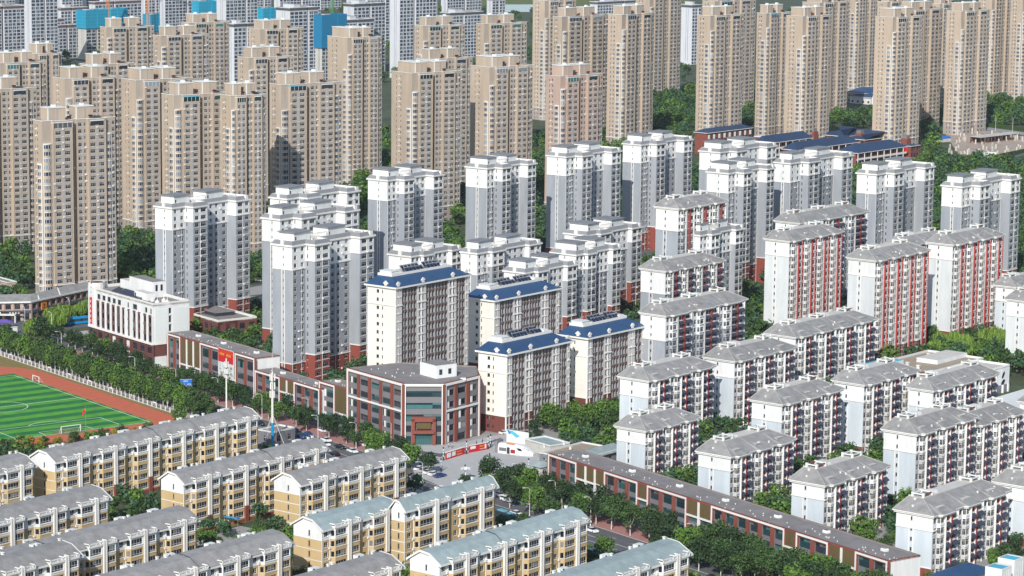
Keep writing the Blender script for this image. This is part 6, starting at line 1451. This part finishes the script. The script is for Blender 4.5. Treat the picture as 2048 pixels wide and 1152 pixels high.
# ------------------------------------------------------------------ people: one continuous skinned figure each, mid-stride
def person(p, rz, top, legs, label, phase=1.0):
    t = thing('person', label, 'person', 'people on the plaza', (p.x,p.y,.15), rz)
    st = .22*phase
    V = [((0,0,.95),.15),((0,0,1.2),.16),((0,0,1.42),.15),((0,0,1.52),.06),((0,0.02,1.64),.10),((0,.03,1.74),.085),
         ((.10,0,.9),.10),((.11,st,.5),.075),((.11,st*.9-.05,.08),.05),((.11,st+.12,.04),.045),
         ((-.10,0,.9),.10),((-.11,-st*.6+.06,.5),.075),((-.11,-st*1.4,.10),.05),((-.11,-st*1.4+.14,.04),.045),
         ((.20,0,1.40),.065),((.26,-st*.6,1.13),.05),((.26,-st*.5+.08,.88),.04),((.25,-st*.4+.12,.80),.035),
         ((-.20,0,1.40),.065),((-.26,st*.6,1.13),.05),((-.26,st*.8+.05,.88),.04),((-.25,st*.9+.08,.80),.035)]
    E_ = [(0,1),(1,2),(2,3),(3,4),(4,5),(0,6),(6,7),(7,8),(8,9),(0,10),(10,11),(11,12),(12,13),(2,14),(14,15),(15,16),(16,17),(2,18),(18,19),(19,20),(20,21)]
    me = bpy.data.meshes.new('body'); me.from_pydata([v[0] for v in V], E_, []); me.materials.append(M[legs])
    o = link('body', me, t); sk = o.modifiers.new('skin','SKIN'); sk.use_smooth_shade = True; sb = o.modifiers.new('sub','SUBSURF'); sb.levels = 1; sb.render_levels = 1
    for i, (c_, r_) in enumerate(V): me.skin_vertices[0].data[i].radius = (r_,r_*.8)
    me.skin_vertices[0].data[0].use_root = True
    m = MB(); m.prism([(.21*math.cos(a),.16*math.sin(a)) for a in [k*math.pi/5 for k in range(10)]],.92,1.47,top); m.build('jacket', t)
    m = MB(); m.prism([(.115*math.cos(a),.02+.115*math.sin(a)) for a in [k*math.pi/4 for k in range(8)]],1.66,1.83,'hair'); m.build('hair', t)
for x, y, a, c1, c2, lab in ((896.5,896,.6,'cloth_white','cloth_dark','person in a white top walking before the corner building entrance'),(904,896.5,.9,'cloth_white','cloth_dark','person in white beside another walker before the corner building'),(983,893,2.0,'wine','cloth_blue','person in a dark red top near the notice walls'),(965,889,1.2,'cloth_blue','cloth_dark','person in blue standing beyond the red notice wall'),(990,889,.3,'cloth_blue','cloth_dark','person in dark blue by the train kiosk'),(953,893,1.8,'cloth_dark','cloth_dark','person in black walking beyond the notice wall')): person(P(x,y), a, c1, c2, lab)
# small street furniture on the corner by the shop row
for x, y, c_, lab in ((17,668,'cyan_roof','small cyan and white stall cabinet at the street corner'),(10,676,'pale_panel','pale stall cabinet at the street corner'),(29,667,'pale_panel','white stall cabinet with cyan front at the street corner')):
    p = P(x,y); t = thing('stall_cabinet', lab, 'cabinet', 'corner stall cabinets', (p.x,p.y,0), .6); m = MB(); m.box(-1.1,1.1,-.5,.5,0,2.6,'pale_panel'); m.build('body', t); m = MB(); m.box(-.9,.9,-.55,-.5,.5,2.2,c_); m.build('front_panel', t); m = MB(); m.box(-1.25,1.25,-.7,.7,2.6,2.75,'frame'); m.build('top', t)
p = P(8,655); t = thing('market_tent', 'violet market tent at the street corner', 'tent', None, (p.x,p.y,0)); mat('violet',(.12,.08,.35),var=.1); m = MB(); m.frust((-4,4,-2,2),2.4,(-1,1,-.2,.2),3.4,'violet'); m.build('canopy', t)
for x in (-3.8,3.8):
    for y in (-1.8,1.8): m = MB(); m.tube((x,y,0),(x,y,2.45),.06,.06,5,'metal'); m.build('leg', t)
p = P(1004,981); t = thing('red_canopy', 'red street canopy beside the teal-roofed block', 'canopy', None, (p.x,p.y,0), math.radians(-53)); m = MB(); m.frust((-4,4,-1.6,1.6),2.6,(-3.6,3.6,-.2,.2),3.3,'red_sign'); m.build('canopy', t)
for x in (-3.7,3.7):
    for y in (-1.4,1.4): m = MB(); m.tube((x,y,0),(x,y,2.65),.06,.06,5,'metal'); m.build('leg', t)
p = P(458,1052); t = thing('garden_shelter', 'narrow bright blue shelter roof among the garden trees', 'shelter', None, (p.x,p.y,0), math.radians(-30)); m = MB(); m.box(-3.5,3.5,-.7,.7,2.6,2.8,'bus_blue'); m.build('roof', t)
for x in (-3.2,3.2): m = MB(); m.tube((x,0,0),(x,0,2.65),.08,.08,5,'metal'); m.build('post', t)
# ------------------------------------------------------------------ derelict pile field
pm_ = [shared(('pile_%d'%k), (lambda h: (lambda b: (b.box(-.4,.4,-.4,.4,0,h,'concrete'), b.box(-.75,.75,-.75,.75,0,.8,'sand_soil'), b.box(-.1,.1,-.1,.1,h,h+.9,'slab_dark'))))(2.2+.9*k)) for k in range(3)]
rp = random.Random(4); k = 0
while k < 70:
    x, y = rp.uniform(1890,2046), rp.uniform(264,313)
    if y < 262+(x-1890)*.09 or y < 300-(x-1890)*.9: k += .2; continue
    p = P(x,y); o = link('concrete_pile', pm_[rp.randrange(3)], None, None, (p.x,p.y,0), rp.random()*3); tag(o, 'stub of a concrete column on the derelict pile field', 'column', 'concrete column stubs'); k += 1
p = P(1962,288); q = P(2040,279); d = q-p; t = thing('ruined_shed', 'long open concrete frame with flat slab on the pile field', 'shed', None, (p.x,p.y,0), math.atan2(d.y,d.x)); Ls = d.length
m = MB(); m.box(0,Ls,0,9,4.2,4.6,'concrete'); m.build('slab', t)
for k in range(12):
    for y in (.4,8.4): m = MB(); xx = .4+k*(Ls-.8)/11; m.box(xx-.2,xx+.2,y-.2,y+.2,0,4.3,'slab_dark'); m.build('column', t)
m = MB(); m.box(0,Ls,8.8,9,0,4.2,'slab_dark'); m.build('back_wall', t)
for a_, c_, lab in ((P(1921,317),P(1966,319),'green site hoarding in front of the pile field, road side'),(P(1988,318),P(2050,305),'green site hoarding beside the pile field billboard'),(P(1850,240),P(2050,262),'long dark green hedge hoarding along the park road')):
    d = c_-a_; t = thing('site_hoarding', lab, 'fence', None, (a_.x,a_.y,0), math.atan2(d.y,d.x)); n = max(4,int(d.length/6)); hm = shared(('hoarding_panel',round(d.length/n,1)), lambda b: b.box(.05,d.length/n-.05,-.1,.1,0,2.6,'hedge'))
    for k in range(n): link('panel', hm, t, None, (k*d.length/n,0,0))
p = P(1965,322); t = thing('site_billboard', 'white billboard at the edge of the pile field', 'billboard', None, (p.x,p.y,0), .2); m = MB(); m.box(0,9,-.2,.1,1.2,5.6,'pale_panel'); m.build('panel', t)
for x in (1,8): m = MB(); m.tube((x,.2,0),(x,.2,5),.15,.15,6,'metal'); m.build('post', t)
p = P(1882,285); t = thing('blue_shed', 'small bright blue roofed shed beside the pile field trees', 'shed', None, (p.x,p.y,0), .7); m = MB(); m.box(0,10,0,5,0,2.6,'concrete'); m.build('wall', t); m = MB(); m.frust((-.4,10.4,-.4,5.4),2.6,(-.4,10.4,2.4,2.6),3.9,'blue_sign'); m.build('roof', t)
# ------------------------------------------------------------------ tower cranes on the far site
mat('crane_orange',(.60,.24,.06),var=0); mat('crane_green',(.10,.28,.12),var=0)
def crane(p, h, rz, label, m_='crane_orange'):
    t = thing('tower_crane', label, 'crane', 'tower cranes', (p.x,p.y,0), rz); b = MB(); s_ = 1.1
    for x in (-s_,s_):
        for y in (-s_,s_): b.box(x-.18,x+.18,y-.18,y+.18,0,h,m_)
    for k in range(int(h/3)):
        z = k*3; b.tube((-s_,-s_,z),(s_,-s_,z+3),.12,.12,4,m_); b.tube((-s_,s_,z+3),(-s_,-s_,z),.12,.12,4,m_); b.tube((-s_,-s_,z+3),(s_,-s_,z+3),.1,.1,4,m_)
    b.build('mast', t); b = MB()
    for y, z in ((-.8,h),(.8,h),(0,h+1.6)): b.tube((-14,y,z),(48,y,z),.16,.16,4,m_)
    for k in range(31): b.tube((-14+k*2,-.8,h),(-13+k*2,0,h+1.6),.1,.1,4,m_); b.tube((-13+k*2,0,h+1.6),(-12+k*2,.8,h),.1,.1,4,m_)
    b.build('jib', t); b = MB(); b.box(-14,-10,-1,1,h-2.2,h,'concrete'); b.build('counterweight', t); b = MB(); b.box(.9,3,-1,1,h-2.4,h-.2,'pale_panel'); b.build('cab', t)
crane(P(217,104), 62, 1.2, 'orange tower crane beside the cyan netted tower'); crane(P(297,100), 55, .4, 'orange tower crane behind the twin penthouse beige tower'); crane(P(366,92), 58, 2.2, 'orange tower crane beside the netted shell with cyan top'); crane(P(664,130), 76, 2.6, 'green tower crane rising behind the blue netted shell', 'crane_green')
# ------------------------------------------------------------------ air
hz = bpy.data.materials.new('air'); hz.use_nodes = True; t_ = hz.node_tree; t_.nodes.clear(); ou = t_.nodes.new('ShaderNodeOutputMaterial'); pv = t_.nodes.new('ShaderNodeVolumePrincipled')
pv.inputs['Color'].default_value = (.86,.93,1,1); pv.inputs['Density'].default_value = HAZE; pv.inputs['Anisotropy'].default_value = .2; t_.links.new(pv.outputs[0], ou.inputs['Volume']); M['air'] = hz
if HAZE > 0:
    b = MB(); b.box(-2500,2500,-150,6000,-1.5,215,'air'); o = b.build('haze', None, 'stuff'); tag(o, 'thin blue-white summer haze over the whole town', 'haze')
